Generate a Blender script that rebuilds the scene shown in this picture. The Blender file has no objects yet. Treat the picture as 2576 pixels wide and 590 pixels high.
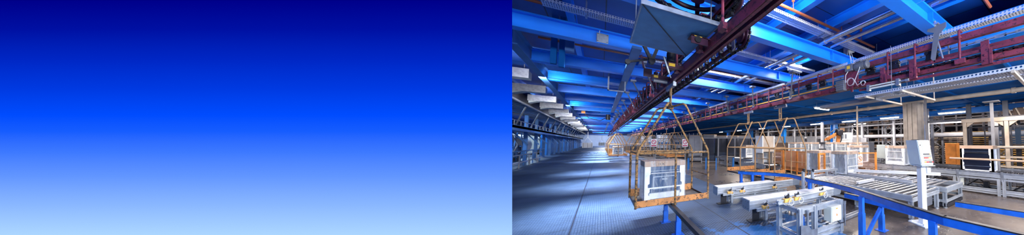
import bpy, bmesh, math, random
from mathutils import Vector, Matrix
random.seed(7)
PI = math.pi
col = bpy.context.scene.collection
V = Vector

# ------------------------------------------------------------------ mesh builder
class MB:
    def __init__(s): s.v = []; s.f = []
    def add(s, vs, fs):
        n = len(s.v); s.v += [tuple(p) for p in vs]; s.f += [tuple(i + n for i in f) for f in fs]; return s
    def box(s, x0, y0, z0, x1, y1, z1):
        vs = [(x0,y0,z0),(x1,y0,z0),(x1,y1,z0),(x0,y1,z0),(x0,y0,z1),(x1,y0,z1),(x1,y1,z1),(x0,y1,z1)]
        return s.add(vs, [(0,3,2,1),(4,5,6,7),(0,1,5,4),(1,2,6,5),(2,3,7,6),(3,0,4,7)])
    def bar(s, p, q, w, h, up=(0,0,1)):
        p, q = V(p), V(q); d = (q - p).normalized(); u = V(up)
        if abs(d.dot(u)) > .98: u = V((0,1,0))
        r = d.cross(u).normalized(); u = r.cross(d).normalized()
        vs = []
        for c in (p, q):
            for a, b in ((-1,-1),(1,-1),(1,1),(-1,1)): vs.append(c + r*a*w/2 + u*b*h/2)
        return s.add(vs, [(0,1,2,3),(7,6,5,4),(0,4,5,1),(1,5,6,2),(2,6,7,3),(3,7,4,0)])
    def tube(s, pts, r, n=8, closed=False):
        pts = [V(p) for p in pts]; k = len(pts); rings = []
        prev = None
        for i in range(k):
            a = pts[(i-1) % k] if (closed or i > 0) else pts[i]
            b = pts[(i+1) % k] if (closed or i < k-1) else pts[i]
            d = (b - a).normalized()
            if prev is None:
                u = V((0,0,1)) if abs(d.z) < .9 else V((1,0,0))
            else: u = prev
            e = (u - d*u.dot(d)).normalized(); prev = e
            g = d.cross(e)
            rr = r[i] if isinstance(r, (list, tuple)) else r
            rings.append([pts[i] + (e*math.cos(2*PI*j/n) + g*math.sin(2*PI*j/n))*rr for j in range(n)])
        vs = [p for R in rings for p in R]; fs = []
        m = k if closed else k-1
        for i in range(m):
            for j in range(n):
                a, b = i*n + j, i*n + (j+1) % n; c = ((i+1) % k)*n
                fs.append((a, b, c + (j+1) % n, c + j))
        if not closed: fs += [tuple(range(n-1,-1,-1)), tuple(range((k-1)*n, k*n))]
        return s.add(vs, fs)
    def cyl(s, p, q, r, n=12): return s.tube([p, q], r, n)
    def prism(s, pts, t, axis='y', at=0):
        # pts: 2-D outline; extruded along axis from at to at+t
        f = {'y': lambda a, b, c: (a, c, b), 'x': lambda a, b, c: (c, a, b), 'z': lambda a, b, c: (a, b, c)}[axis]
        n = len(pts)
        vs = [f(a, b, at) for a, b in pts] + [f(a, b, at + t) for a, b in pts]
        return s.add(vs, [tuple(range(n-1,-1,-1)), tuple(range(n, 2*n))] + [(i, (i+1) % n, n + (i+1) % n, n + i) for i in range(n)])
    def ibeam_x(s, x0, x1, y, z, w, h, t=.02):
        s.box(x0, y-w/2, z, x1, y+w/2, z+t*1.3); s.box(x0, y-w/2, z+h-t*1.3, x1, y+w/2, z+h); return s.box(x0, y-t/2, z+t*1.3, x1, y+t/2, z+h-t*1.3)
    def ibeam_y(s, y0, y1, x, z, w, h, t=.02):
        s.box(x-w/2, y0, z, x+w/2, y1, z+t*1.3); s.box(x-w/2, y0, z+h-t*1.3, x+w/2, y1, z+h); return s.box(x-t/2, y0, z+t*1.3, x+t/2, y1, z+h-t*1.3)
    def profile_bar(s, p, q, w, h):
        # slotted aluminium extrusion: core with raised edges
        p, q = V(p), V(q); d = (q-p).normalized(); u = V((0,0,1)) if abs(d.z) < .9 else V((0,1,0))
        r = d.cross(u).normalized(); u = r.cross(d)
        s.bar(p, q, w*.6, h*.6, u)
        e = .24
        for a in (-1,1):
            for b in (-1,1):
                o = r*a*w*(.5-e/2) + u*b*h*(.5-e/2); s.bar(p+o, q+o, w*e, h*e, u)
        if h > w*1.6 or w > h*1.6:
            for b in (-1, 1):
                o = (u*b*h*.1 if h > w else r*b*w*.1)
                s.bar(p+o, q+o, w if h > w else w*.1, h if w > h else h*.1, u)
        return s
    def build(s, name, mat, parent=None, loc=None, bevel=0, smooth=True):
        me = bpy.data.meshes.new(name); me.from_pydata(s.v, [], s.f)
        bm = bmesh.new(); bm.from_mesh(me); bmesh.ops.recalc_face_normals(bm, faces=bm.faces); bm.to_mesh(me); bm.free()
        if smooth:
            me.polygons.foreach_set('use_smooth', [True]*len(me.polygons)); me.set_sharp_from_angle(angle=.7)
        me.materials.append(mat)
        o = bpy.data.objects.new(name, me); col.objects.link(o)
        if parent: o.parent = parent
        if loc: o.location = loc
        if bevel:
            b = o.modifiers.new('b', 'BEVEL'); b.width = bevel; b.segments = 2; b.limit_method = 'ANGLE'; b.harden_normals = True
        return o

def tag(o, label=None, cat=None, group=None, kind=None):
    if label: o['label'] = label
    if cat: o['category'] = cat
    if group: o['group'] = group
    if kind: o['kind'] = kind
    return o
def thing(name, label, cat, loc=(0,0,0), rz=0, group=None):
    o = bpy.data.objects.new(name, None); col.objects.link(o); o.empty_display_size = .1
    o.location = loc; o.rotation_euler = (0,0,rz); return tag(o, label, cat, group)
def dup(o, loc=None, rz=None, label=None, parent=None):
    c = o.copy(); col.objects.link(c)
    if parent is not None: c.parent = parent
    for ch in list(o.children): dup(ch, parent=c)
    if loc is not None: c.location = loc
    if rz is not None: c.rotation_euler = (0,0,rz)
    if label: c['label'] = label
    return c
def struct(name, mb, m, **k): return tag(mb.build(name, m, **k), kind='structure')
ORD = ['first','second','third','fourth','fifth','sixth','seventh','eighth','ninth','tenth','eleventh','twelfth','thirteenth','fourteenth','fifteenth','sixteenth','seventeenth','eighteenth','nineteenth','twentieth']
def nth(i):
    if i < 20: return ORD[i]
    return {0:'twenty-',1:'thirty-',2:'forty-',3:'fifty-'}[(i+1)//10-2] + ORD[(i+1) % 10 - 1] if (i+1) % 10 else {0:'twentieth',1:'thirtieth',2:'fortieth',3:'fiftieth'}[(i+1)//10-2]

# ------------------------------------------------------------------ materials
def mat(name, c, rough=.5, metal=0, var=.18, scale=3, bump=.0, bscale=40, wear=None, wamt=.45, spec=.5):
    m = bpy.data.materials.new(name); m.use_nodes = True; nt = m.node_tree; N = nt.nodes; L = nt.links
    b = N['Principled BSDF']; b.inputs['Roughness'].default_value = rough; b.inputs['Metallic'].default_value = metal
    b.inputs['Specular IOR Level'].default_value = spec
    tc = N.new('ShaderNodeTexCoord'); no = N.new('ShaderNodeTexNoise'); no.inputs['Scale'].default_value = scale; no.inputs['Detail'].default_value = 5
    L.new(tc.outputs['Object'], no.inputs['Vector'])
    r = N.new('ShaderNodeValToRGB'); r.color_ramp.elements[0].position = .3; r.color_ramp.elements[1].position = .7
    r.color_ramp.elements[0].color = (*[x*(1-var) for x in c], 1); r.color_ramp.elements[1].color = (*[min(1, x*(1+var)) for x in c], 1)
    L.new(no.outputs['Fac'], r.inputs['Fac']); out = r.outputs['Color']
    if wear:
        n2 = N.new('ShaderNodeTexNoise'); n2.inputs['Scale'].default_value = scale*4; n2.inputs['Detail'].default_value = 8; n2.inputs['Roughness'].default_value = .7
        L.new(tc.outputs['Object'], n2.inputs['Vector'])
        r2 = N.new('ShaderNodeValToRGB'); r2.color_ramp.elements[0].position = 1-wamt-.06; r2.color_ramp.elements[1].position = 1-wamt+.04
        mx = N.new('ShaderNodeMixRGB'); L.new(n2.outputs['Fac'], r2.inputs['Fac']); L.new(r2.outputs['Color'], mx.inputs['Fac'])
        L.new(out, mx.inputs['Color1']); mx.inputs['Color2'].default_value = (*wear, 1); out = mx.outputs['Color']
    L.new(out, b.inputs['Base Color'])
    if bump:
        n3 = N.new('ShaderNodeTexNoise'); n3.inputs['Scale'].default_value = bscale; L.new(tc.outputs['Object'], n3.inputs['Vector'])
        bp = N.new('ShaderNodeBump'); bp.inputs['Strength'].default_value = bump; bp.inputs['Distance'].default_value = .01
        L.new(n3.outputs['Fac'], bp.inputs['Height']); L.new(bp.outputs['Normal'], b.inputs['Normal'])
    return m
def emis(name, c, s):
    m = bpy.data.materials.new(name); m.use_nodes = True; b = m.node_tree.nodes['Principled BSDF']
    b.inputs['Base Color'].default_value = (*c, 1); b.inputs['Emission Color'].default_value = (*c, 1); b.inputs['Emission Strength'].default_value = s
    return m
M = {}
M['beam'] = mat('blue_beam_paint', (.006,.21,.95), .33, 0, .12, 1.5)
M['beam2'] = mat('blue_grey_girder_paint', (.035,.14,.40), .45, 0, .2, 2)
M['ceil'] = mat('ceiling_paint', (.004,.10,.38), .85, 0, .2, .6, spec=.1)
M['blue'] = mat('blue_rail_paint', (.01,.125,.66), .35, 0, .2, 8, wear=(.02,.02,.03), wamt=.3)
M['bluecol'] = mat('blue_column_paint', (.01,.16,.55), .4, 0, .1, 2)
M['maroon'] = mat('maroon_rail_paint', (.19,.032,.062), .42, .1, .3, 5, wear=(.03,.015,.03), wamt=.42)
M['maroon2'] = mat('dark_maroon_paint', (.05,.012,.035), .35, .2, .4, 6)
M['black'] = mat('oily_chain_steel', (.012,.012,.02), .45, .3, .4, 20)
M['dark'] = mat('dark_steel', (.03,.032,.045), .45, .4, .3, 8)
M['galv'] = mat('galvanised_steel', (.30,.33,.40), .38, .6, .25, 9)
M['sheet'] = mat('galvanised_sheet', (.09,.27,.5), .5, .1, .12, 6, bump=.15, bscale=120)
M['alu'] = mat('aluminium_profile', (.52,.56,.63), .36, .55, .15, 6)
M['aluw'] = mat('pale_aluminium', (.62,.64,.7), .4, .4, .08, 6)
M['belt'] = mat('pale_belt_top', (.78,.76,.74), .5, 0, .1, 7, wear=(.6,.52,.48), wamt=.3)
M['white'] = mat('white_enamel', (.75,.8,.88), .4, 0, .05, 5)
M['cream'] = mat('cream_box_enamel', (.72,.74,.68), .4, 0, .05, 5)
M['paleb'] = mat('pale_grey_enamel', (.55,.63,.68), .42, 0, .05, 5)
M['grey'] = mat('grey_cabinet', (.16,.17,.21), .5, .2, .2, 3)
M['lgrey'] = mat('light_grey_cabinet', (.3,.31,.36), .5, 0, .15, 3)
M['orange'] = mat('orange_paint', (.75,.27,.05), .5, 0, .2, 4)
M['rust'] = mat('worn_yellow_basket_paint', (.36,.19,.065), .55, .1, .35, 5, wear=(.035,.03,.03), wamt=.47)
M['rusto'] = mat('worn_orange_tray_paint', (.62,.26,.08), .55, .1, .25, 4, wear=(.05,.03,.03), wamt=.42)
M['rustc'] = mat('far_basket_paint', (.34,.19,.085), .55, 0, .35, 5)
M['dirt'] = mat('dirty_tray_bottom', (.10,.09,.09), .6, .2, .4, 4)
M['foam'] = mat('polystyrene_foam', (.85,.88,.95), .7, 0, .03, 9, bump=.1, bscale=150)
M['card'] = mat('cardboard', (.46,.32,.24), .8, 0, .1, 5)
M['ink'] = mat('printed_ink', (.05,.045,.06), .7, 0, 0)
M['glassd'] = mat('oven_door_glass', (.035,.085,.2), .25, 0, .1, 2)
M['glassb'] = mat('black_oven_glass', (.006,.008,.02), .15, 0, .2, 2)
M['steel'] = mat('brushed_steel', (.4,.46,.56), .3, .6, .1, 6)
M['pipe'] = mat('silver_pipe', (.6,.62,.68), .22, .9, .12, 4, bump=.25, bscale=25)
M['opipe'] = mat('copper_brown_pipe', (.36,.10,.04), .45, .1, .2, 5)
M['yel'] = mat('golden_strip', (.8,.42,.08), .5, 0, .2, 4)
M['brown'] = mat('brown_crate', (.13,.09,.075), .6, 0, .3, 3)
M['gold'] = mat('stacked_board_edges', (.9,.5,.14), .6, 0, .3, 6)
M['warm'] = mat('warm_white_frame', (.52,.44,.37), .5, .1, .2, 3)
M['col'] = mat('grey_cladding', (.27,.245,.235), .45, .3, .25, 3)
M['robot'] = mat('robot_dark_orange', (.36,.13,.03), .45, 0, .3, 4)
M['red'] = mat('red_plastic', (.6,.02,.02), .35)
M['yellow'] = mat('yellow_plastic', (.85,.5,.03), .4)
M['oclamp'] = mat('orange_clamp', (.85,.48,.12), .45, 0, .1)
M['signw'] = mat('sign_white', (.85,.87,.9), .5, 0, .02)
M['signo'] = mat('sign_orange', (.85,.22,.04), .5, 0, .02)
M['signy'] = mat('sign_yellow', (.85,.6,.25), .5, 0, .02)
M['signp'] = mat('sign_magenta', (.5,.02,.12), .5, 0, .02)
M['wallw'] = mat('pale_wall', (.35,.42,.6), .7, 0, .15, .5)
M['wallb'] = mat('warm_grey_wall', (.10,.075,.07), .8, 0, .4, .6)
M['walld'] = mat('dark_blue_wall', (.02,.05,.14), .8, 0, .4, .7)
M['duct'] = mat('duct_sheet', (.3,.36,.42), .4, .3, .3, 2)
M['roller'] = mat('steel_roller', (.6,.62,.68), .22, .9, .1, 5)
M['cable'] = mat('grey_cable', (.65,.66,.7), .5, 0, .05)
M['lamp'] = emis('lamp_tube', (1,.93,.82), 9)
M['led'] = emis('blue_pilot_lamp', (.02,.1,1), 6)
M['screenlcd'] = mat('display_pane', (.35,.38,.38), .2, 0, .2, 8)

def film():
    m = bpy.data.materials.new('clear_plastic_film'); m.use_nodes = True; nt = m.node_tree; N = nt.nodes; L = nt.links
    for n in list(N): N.remove(n)
    out = N.new('ShaderNodeOutputMaterial'); t = N.new('ShaderNodeBsdfTransparent'); g = N.new('ShaderNodeBsdfPrincipled')
    g.inputs['Base Color'].default_value = (.8,.86,.95,1); g.inputs['Roughness'].default_value = .12
    tc = N.new('ShaderNodeTexCoord'); mp = N.new('ShaderNodeMapping'); mp.inputs['Scale'].default_value = (7,7,1.6)
    no = N.new('ShaderNodeTexNoise'); no.inputs['Scale'].default_value = 1.6; no.inputs['Detail'].default_value = 7; no.inputs['Distortion'].default_value = 1.2
    L.new(tc.outputs['Object'], mp.inputs['Vector']); L.new(mp.outputs['Vector'], no.inputs['Vector'])
    bp = N.new('ShaderNodeBump'); bp.inputs['Strength'].default_value = .5; bp.inputs['Distance'].default_value = .05; L.new(no.outputs['Fac'], bp.inputs['Height']); L.new(bp.outputs['Normal'], g.inputs['Normal'])
    r = N.new('ShaderNodeValToRGB'); r.color_ramp.elements[0].position = .42; r.color_ramp.elements[0].color = (.05,.05,.05,1); r.color_ramp.elements[1].position = .72; r.color_ramp.elements[1].color = (.36,.36,.36,1)
    L.new(no.outputs['Fac'], r.inputs['Fac']); mx = N.new('ShaderNodeMixShader')
    L.new(r.outputs['Color'], mx.inputs['Fac']); L.new(t.outputs[0], mx.inputs[1]); L.new(g.outputs[0], mx.inputs[2]); L.new(mx.outputs[0], out.inputs['Surface'])
    return m
M['film'] = film()
def pane():
    m = bpy.data.materials.new('clear_pane'); m.use_nodes = True; nt = m.node_tree; N = nt.nodes; L = nt.links
    for n in list(N): N.remove(n)
    out = N.new('ShaderNodeOutputMaterial'); t = N.new('ShaderNodeBsdfTransparent'); t.inputs[0].default_value = (.72,.74,.78,1); g = N.new('ShaderNodeBsdfGlossy'); g.inputs['Roughness'].default_value = .05
    mx = N.new('ShaderNodeMixShader'); mx.inputs[0].default_value = .12; L.new(t.outputs[0], mx.inputs[1]); L.new(g.outputs[0], mx.inputs[2]); L.new(mx.outputs[0], out.inputs['Surface'])
    return m
M['pane'] = pane()
def math_node(N, L, op, a, b=None):
    n = N.new('ShaderNodeMath'); n.operation = op
    for i, x in enumerate((a, b)):
        if x is None: continue
        if isinstance(x, (int, float)): n.inputs[i].default_value = x
        else: L.new(x, n.inputs[i])
    return n.outputs[0]
def perf(name, c, k, thr):
    # slotted sheet metal: diagonal slots cut right through
    m = bpy.data.materials.new(name); m.use_nodes = True; nt = m.node_tree; N = nt.nodes; L = nt.links
    b = N['Principled BSDF']; out = N['Material Output']; b.inputs['Base Color'].default_value = (*c,1); b.inputs['Metallic'].default_value = .5; b.inputs['Roughness'].default_value = .4
    tc = N.new('ShaderNodeTexCoord'); sp = N.new('ShaderNodeSeparateXYZ'); L.new(tc.outputs['Object'], sp.inputs[0])
    X, Y, Z = sp.outputs
    mm = lambda op, a, b=None: math_node(N, L, op, a, b)
    s1 = mm('SINE', mm('MULTIPLY', mm('ADD', mm('ADD', X, Y), Z), k)); s2 = mm('SINE', mm('MULTIPLY', mm('ADD', mm('SUBTRACT', X, Y), Z), k))
    h = mm('GREATER_THAN', mm('MULTIPLY', s1, s2), thr)
    t = N.new('ShaderNodeBsdfTransparent'); mx = N.new('ShaderNodeMixShader'); L.new(h, mx.inputs[0]); L.new(b.outputs[0], mx.inputs[1]); L.new(t.outputs[0], mx.inputs[2]); L.new(mx.outputs[0], out.inputs['Surface'])
    return m
M['perf'] = perf('slotted_tray_steel', (.6,.63,.7), 95, .12)
M['perfside'] = perf('slotted_tray_side', (.75,.78,.85), 70, .3)

def floor_mat():
    m = bpy.data.materials.new('tread_plate'); m.use_nodes = True; nt = m.node_tree; N = nt.nodes; L = nt.links
    b = N['Principled BSDF']; tc = N.new('ShaderNodeTexCoord'); sp = N.new('ShaderNodeSeparateXYZ'); L.new(tc.outputs['Object'], sp.inputs[0]); X, Y, Z = sp.outputs
    mm = lambda op, a, b=None: math_node(N, L, op, a, b)
    # raised dots of the tread pattern
    s1 = mm('SINE', mm('MULTIPLY', X, 2*PI/.085)); s2 = mm('SINE', mm('MULTIPLY', Y, 2*PI/.075))
    s3 = mm('MULTIPLY', s1, s2); dots = mm('GREATER_THAN', s3, .45)
    ridge = N.new('ShaderNodeMapRange'); ridge.inputs['From Min'].default_value = .2; ridge.inputs['From Max'].default_value = .7; L.new(s3, ridge.inputs['Value'])
    # seams between plates
    fx = mm('ABSOLUTE', mm('SUBTRACT', mm('FRACT', mm('ADD', mm('DIVIDE', mm('ADD', X, .4), 2.53), .5)), .5)); lx = mm('LESS_THAN', fx, .0045)
    fy = mm('ABSOLUTE', mm('SUBTRACT', mm('FRACT', mm('ADD', mm('DIVIDE', mm('SUBTRACT', Y, .55), 1.27), .5)), .5)); ly = mm('LESS_THAN', fy, .006)
    seam = mm('MAXIMUM', lx, ly)
    no = N.new('ShaderNodeTexNoise'); no.inputs['Scale'].default_value = .9; no.inputs['Detail'].default_value = 8; no.inputs['Roughness'].default_value = .65; L.new(tc.outputs['Object'], no.inputs['Vector'])
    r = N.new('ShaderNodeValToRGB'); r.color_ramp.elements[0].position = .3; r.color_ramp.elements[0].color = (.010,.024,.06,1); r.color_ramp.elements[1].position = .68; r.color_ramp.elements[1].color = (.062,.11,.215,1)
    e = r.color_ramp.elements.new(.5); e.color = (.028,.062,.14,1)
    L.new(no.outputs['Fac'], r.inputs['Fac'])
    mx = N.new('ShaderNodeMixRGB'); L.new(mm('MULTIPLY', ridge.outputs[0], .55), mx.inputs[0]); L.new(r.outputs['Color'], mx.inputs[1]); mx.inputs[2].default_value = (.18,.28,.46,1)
    # worn pale patches and scattered blue patches
    n2 = N.new('ShaderNodeTexNoise'); n2.inputs['Scale'].default_value = 1.7; n2.inputs['Detail'].default_value = 9; n2.inputs['Roughness'].default_value = .75; L.new(tc.outputs['Object'], n2.inputs['Vector'])
    def spot(cx, cy, rad, colr, prev, thr=.5):
        d = mm('SQRT', mm('ADD', mm('POWER', mm('SUBTRACT', X, cx), 2), mm('POWER', mm('SUBTRACT', Y, cy), 2)))
        f = mm('SUBTRACT', 1, mm('DIVIDE', d, rad)); g = mm('GREATER_THAN', mm('ADD', mm('MULTIPLY', f, .35), n2.outputs['Fac']), thr + .12)
        k = N.new('ShaderNodeMixRGB'); L.new(mm('MULTIPLY', g, .75), k.inputs[0]); L.new(prev, k.inputs[1]); k.inputs[2].default_value = (*colr, 1); return k.outputs[0]
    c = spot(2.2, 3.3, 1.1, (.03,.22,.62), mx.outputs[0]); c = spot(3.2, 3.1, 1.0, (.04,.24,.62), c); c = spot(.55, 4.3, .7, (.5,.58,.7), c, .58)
    m3 = N.new('ShaderNodeMixRGB'); L.new(seam, m3.inputs[0]); L.new(c, m3.inputs[1]); m3.inputs[2].default_value = (.008,.012,.03,1)
    L.new(m3.outputs[0], b.inputs['Base Color']); b.inputs['Roughness'].default_value = .42; b.inputs['Metallic'].default_value = .15
    bp = N.new('ShaderNodeBump'); bp.inputs['Strength'].default_value = .6; bp.inputs['Distance'].default_value = .006; L.new(ridge.outputs[0], bp.inputs['Height']); L.new(bp.outputs['Normal'], b.inputs['Normal'])
    return m
def concrete_mat():
    m = bpy.data.materials.new('polished_concrete'); m.use_nodes = True; nt = m.node_tree; N = nt.nodes; L = nt.links
    b = N['Principled BSDF']; tc = N.new('ShaderNodeTexCoord'); mm = lambda op, a, b=None: math_node(N, L, op, a, b)
    no = N.new('ShaderNodeTexNoise'); no.inputs['Scale'].default_value = .8; no.inputs['Detail'].default_value = 9; no.inputs['Roughness'].default_value = .7; L.new(tc.outputs['Object'], no.inputs['Vector'])
    r = N.new('ShaderNodeValToRGB'); r.color_ramp.elements[0].position = .3; r.color_ramp.elements[0].color = (.035,.03,.034,1); r.color_ramp.elements[1].position = .7; r.color_ramp.elements[1].color = (.17,.135,.12,1)
    L.new(no.outputs['Fac'], r.inputs['Fac']); n2 = N.new('ShaderNodeTexNoise'); n2.inputs['Scale'].default_value = 14; n2.inputs['Detail'].default_value = 8; L.new(tc.outputs['Object'], n2.inputs['Vector'])
    r2 = N.new('ShaderNodeValToRGB'); r2.color_ramp.elements[0].position = .6; r2.color_ramp.elements[0].color = (0,0,0,1); r2.color_ramp.elements[1].position = .66; r2.color_ramp.elements[1].color = (.5,.5,.5,1); L.new(n2.outputs['Fac'], r2.inputs['Fac'])
    mx = N.new('ShaderNodeMixRGB'); L.new(r2.outputs['Color'], mx.inputs[0]); L.new(r.outputs['Color'], mx.inputs[1]); mx.inputs[2].default_value = (.28,.25,.24,1)
    L.new(mx.outputs[0], b.inputs['Base Color']); r3 = N.new('ShaderNodeMapRange'); r3.inputs['To Min'].default_value = .16; r3.inputs['To Max'].default_value = .42; L.new(no.outputs['Fac'], r3.inputs['Value']); L.new(r3.outputs[0], b.inputs['Roughness'])
    return m
def seam_ceiling():
    m = bpy.data.materials.new('ceiling_panels'); m.use_nodes = True; nt = m.node_tree; N = nt.nodes; L = nt.links
    b = N['Principled BSDF']; tc = N.new('ShaderNodeTexCoord'); br = N.new('ShaderNodeTexBrick'); L.new(tc.outputs['Object'], br.inputs['Vector'])
    br.offset = 0; br.inputs['Scale'].default_value = 1; br.inputs['Brick Width'].default_value = 1.06; br.inputs['Row Height'].default_value = 1.06; br.inputs['Mortar Size'].default_value = .012
    br.inputs['Color1'].default_value = (.003,.075,.42,1); br.inputs['Color2'].default_value = (.002,.055,.34,1); br.inputs['Mortar'].default_value = (.0005,.006,.05,1)
    L.new(br.outputs['Color'], b.inputs['Base Color']); b.inputs['Roughness'].default_value = .5
    return m

# ------------------------------------------------------------------ camera
f_px = 575.; pitch = math.atan(31/575.); yaw = math.radians(36.12)
cd = bpy.data.cameras.new('camera'); cam = bpy.data.objects.new('camera', cd); col.objects.link(cam)
cd.sensor_fit = 'HORIZONTAL'; cd.sensor_width = 36; cd.lens = 36*f_px/2576; cd.shift_x = -.25; cd.shift_y = 31/2576
cam.location = (0,0,1.6); cam.rotation_euler = (PI/2 + pitch, 0, -yaw); cd.clip_end = 400; cd.clip_start = .05
bpy.context.scene.camera = cam

# ------------------------------------------------------------------ setting
BY = [-.61 + 2.13*k for k in range(30)]            # the cross beams' places down the hall
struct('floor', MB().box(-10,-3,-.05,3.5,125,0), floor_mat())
struct('floor', MB().box(3.5,-3,-.05,30,125,-.001), concrete_mat())
struct('ceiling', MB().box(-10,-3.2,4.45,16.7,125,4.6), seam_ceiling())
mz = MB().box(6.16,-3.2,3.6,16.7,60,3.75)
for k in range(32): mz.box(6.16, -1+2*k*.5*2, 3.53, 16.7, -.93+2*k, 3.6)
for x in (7.6,9.1,10.6,12.1,13.6,15.1): mz.box(x,-1.5,3.55,x+.05,60,3.6)
struct('ceiling', mz, M['ceil'])
struct('wall_back', MB().box(-10,118,0,30,118.2,9), M['wallw'])
struct('wall_right', MB().box(27,-3,0,27.2,118,9), M['wallb'])
struct('wall_left', MB().box(-10.2,6,0,-10,118,4.6), M['walld'])
tp = MB().box(16.7,-3,6.5,27,118,6.6)
struct('ceiling', tp, M['ceil'])

# cross beams
for i, y in enumerate(BY):
    x0 = -3.3 if i < 4 else -1.45
    b = MB().ibeam_x(x0, 5.86, y, 3.6, .2, .3, .022)
    for x in (1.9, 4.6): b.box(x-.008, y-.09, 3.62, x+.008, y+.09, 3.88)
    tag(b.build('cross_beam', M['beam']), 'bright blue steel cross beam under the ceiling, %s one down the hall' % nth(i), 'beam', 'blue ceiling cross beams')
# ceiling joists along the hall
for i, x in enumerate((-3.1,-.6,1.0,2.1,3.2,4.25,5.3)):
    b = MB().ibeam_y(-3, 64, x, 4.22, .13, .23, .016)
    tag(b.build('ceiling_joist', M['beam']), 'blue joist fixed lengthwise under the ceiling panels, %s from the left' % nth(i), 'beam', 'lengthwise ceiling joists')
# long girders
b = MB().ibeam_y(6.6, 66, -1.5, 3.56, .16, .34, .02); tag(b.build('girder', M['beam2']), 'grey blue girder carrying the left ends of the cross beams', 'beam')
b = MB().ibeam_y(-3, 66, 6.0, 3.6, .26, .4, .025); tag(b.build('girder', M['beam']), 'long blue girder where the cross beams end on the right', 'beam')
b = MB().ibeam_y(-1.2, 60, 16.55, 3.2, .3, .32, .025); tag(b.build('girder', M['bluecol']), 'blue edge girder on top of the far blue columns', 'beam')
for i, (x, y0, y1) in enumerate(((.55,5.4,18.2),(.9,18.8,27.5),(.55,28,62))):
    tag(MB().box(x-.09,y0,3.545,x+.09,y1,3.6).build('brace_strap', M['beam2']), ['flat grey blue strap under the beams, nearest the camera','short grey blue strap under the beams, offset to the right','most distant grey blue strap under the beams'][i], 'brace', 'straps under the cross beams')

# ------------------------------------------------------------------ overhead pipes and trays
def pipe(name, pts, r, m, label, n=12, collars=()):
    mb = MB().tube(pts, r, n)
    for a in collars: mb.tube(a, r*1.25, n)
    return tag(mb.build(name, m), label, 'pipe')
p1 = [(( 4.12,y-.02,3.93),(4.12,y+.02,3.93)) for y in (1.2,3.4,5.6,8,10.5,13)]
pipe('steam_pipe', [(4.12,-.8,3.93),(4.12,60,3.93)], .06, M['pipe'], 'thick shiny silver pipe under the ceiling, left one of two', collars=p1)
pipe('steam_pipe', [(4.5,-.8,3.95),(4.5,60,3.95)], .045, M['pipe'], 'thinner shiny silver pipe under the ceiling, right one of two')
pipe('service_pipe', [(11.4,-1.2,3.38),(11.4,58,3.38)], .085, M['warm'], 'big pale pipe running below the dark blue ceiling on the right', collars=[((11.4,y-.05,3.38),(11.4,y+.05,3.38)) for y in (1.3,3.7,6.6,9,12)])
for i, y in enumerate((.9,3.15,5.68,7.6,9.8,12,14.1)):
    mb = MB().tube([(-1.3 if i > 1 else 1.2,y,4.12),(5.8,y,4.12)], .028, 8)
    for x in (2.9,4.4,5.2): mb.tube([(x,y,4.12),(x,y,4.3)], .008, 6); mb.box(x-.02,y-.02,4.29,x+.02,y+.02,4.45)
    tag(mb.build('sprinkler_pipe', M['opipe']), 'thin copper coloured pipe crossing under the ceiling, %s from the camera' % nth(i), 'pipe', 'copper coloured cross pipes')
def tray(loc, L, w, h, along, label, hang=None):
    t = thing('cable_tray', label, 'cable tray', loc, 0 if along == 'y' else -PI/2)
    MB().box(-w/2,0,0,w/2,L,.003).build('tray_bottom', M['perf'], t)
    for s in (-1,1):
        sd = MB().box(s*w/2-.002,0,0,s*w/2+.002,L,h); sd.box(s*w/2-.008,0,h-.006,s*w/2+.008,L,h)
        sd.build('tray_side', M['perfside'], t)
    c = MB()
    for k in range(3):
        x = -w*.3 + k*w*.3; c.tube([(x + .01*math.sin(q*2.1+k), L*q/12, .014) for q in range(13)], .009, 6)
    c.build('cable_run', M['dark'], t)
    if hang:
        hh = MB(); y = .6
        while y < L: hh.tube([(-w/2,y,h),(-w/2,y,hang)], .005, 5); hh.tube([(w/2,y,h),(w/2,y,hang)], .005, 5); hh.box(-w/2-.02,y-.015,-.03,w/2+.02,y+.015,-.0); y += 2.1
        hh.build('tray_hanger', M['galv'], t)
    return t
tray((4.98,.2,3.52), 3.0, .16, .07, 'y', 'slotted steel cable tray above the motorised maroon rail, near section')
tray((4.98,3.35,3.52), 2.3, .16, .07, 'y', 'slotted steel cable tray above the maroon rail, short section by the motor', .4)
tray((4.98,5.75,3.52), 14, .16, .07, 'y', 'slotted steel cable tray above the maroon rail, long distant section', .4)
tray((4.62,-.6,2.56), 3.5, .3, .06, 'y', 'lower slotted cable tray ending in a pale box, below the maroon rail', .9)
tray((5.3,-.6,2.62), 3.6, .34, .06, 'y', 'upper of two slotted trays below the maroon rail', .9)
for i, y in enumerate((3.3,5.35,7.5,9.6,11.7,13.9,16)):
    tray((1.2 if i != 1 else -.9,y,3.98), 5.2 if i != 1 else 6.7, .22, .06, 'x', 'slotted tray lying across above the blue beams, %s from the camera' % nth(i), .3)
# bracket arms carrying the low trays
for i, y in enumerate((.5,1.9,2.6)):
    mb = MB().bar((4.4,y,2.54),(6.0,y,2.54), .035,.035); mb.tube([(5.98,y,2.54),(5.98,y,3.6)], .012, 6); mb.box(5.94,y-.05,3.585,6.06,y+.05,3.6)
    tag(mb.build('tray_bracket', M['warm']), 'pale steel arm under the low cable trays, %s from the camera' % nth(i), 'bracket', 'arms under the low trays')
# grey duct running from the low trays to the clad column
mb = MB().box(4.72,2.55,2.5,5.0,4.1,2.545); mb.box(4.72,2.55,2.545,4.74,4.1,2.57)
tag(mb.build('cable_duct', M['grey']), 'flat grey cable duct continuing from the low tray', 'duct')

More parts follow.
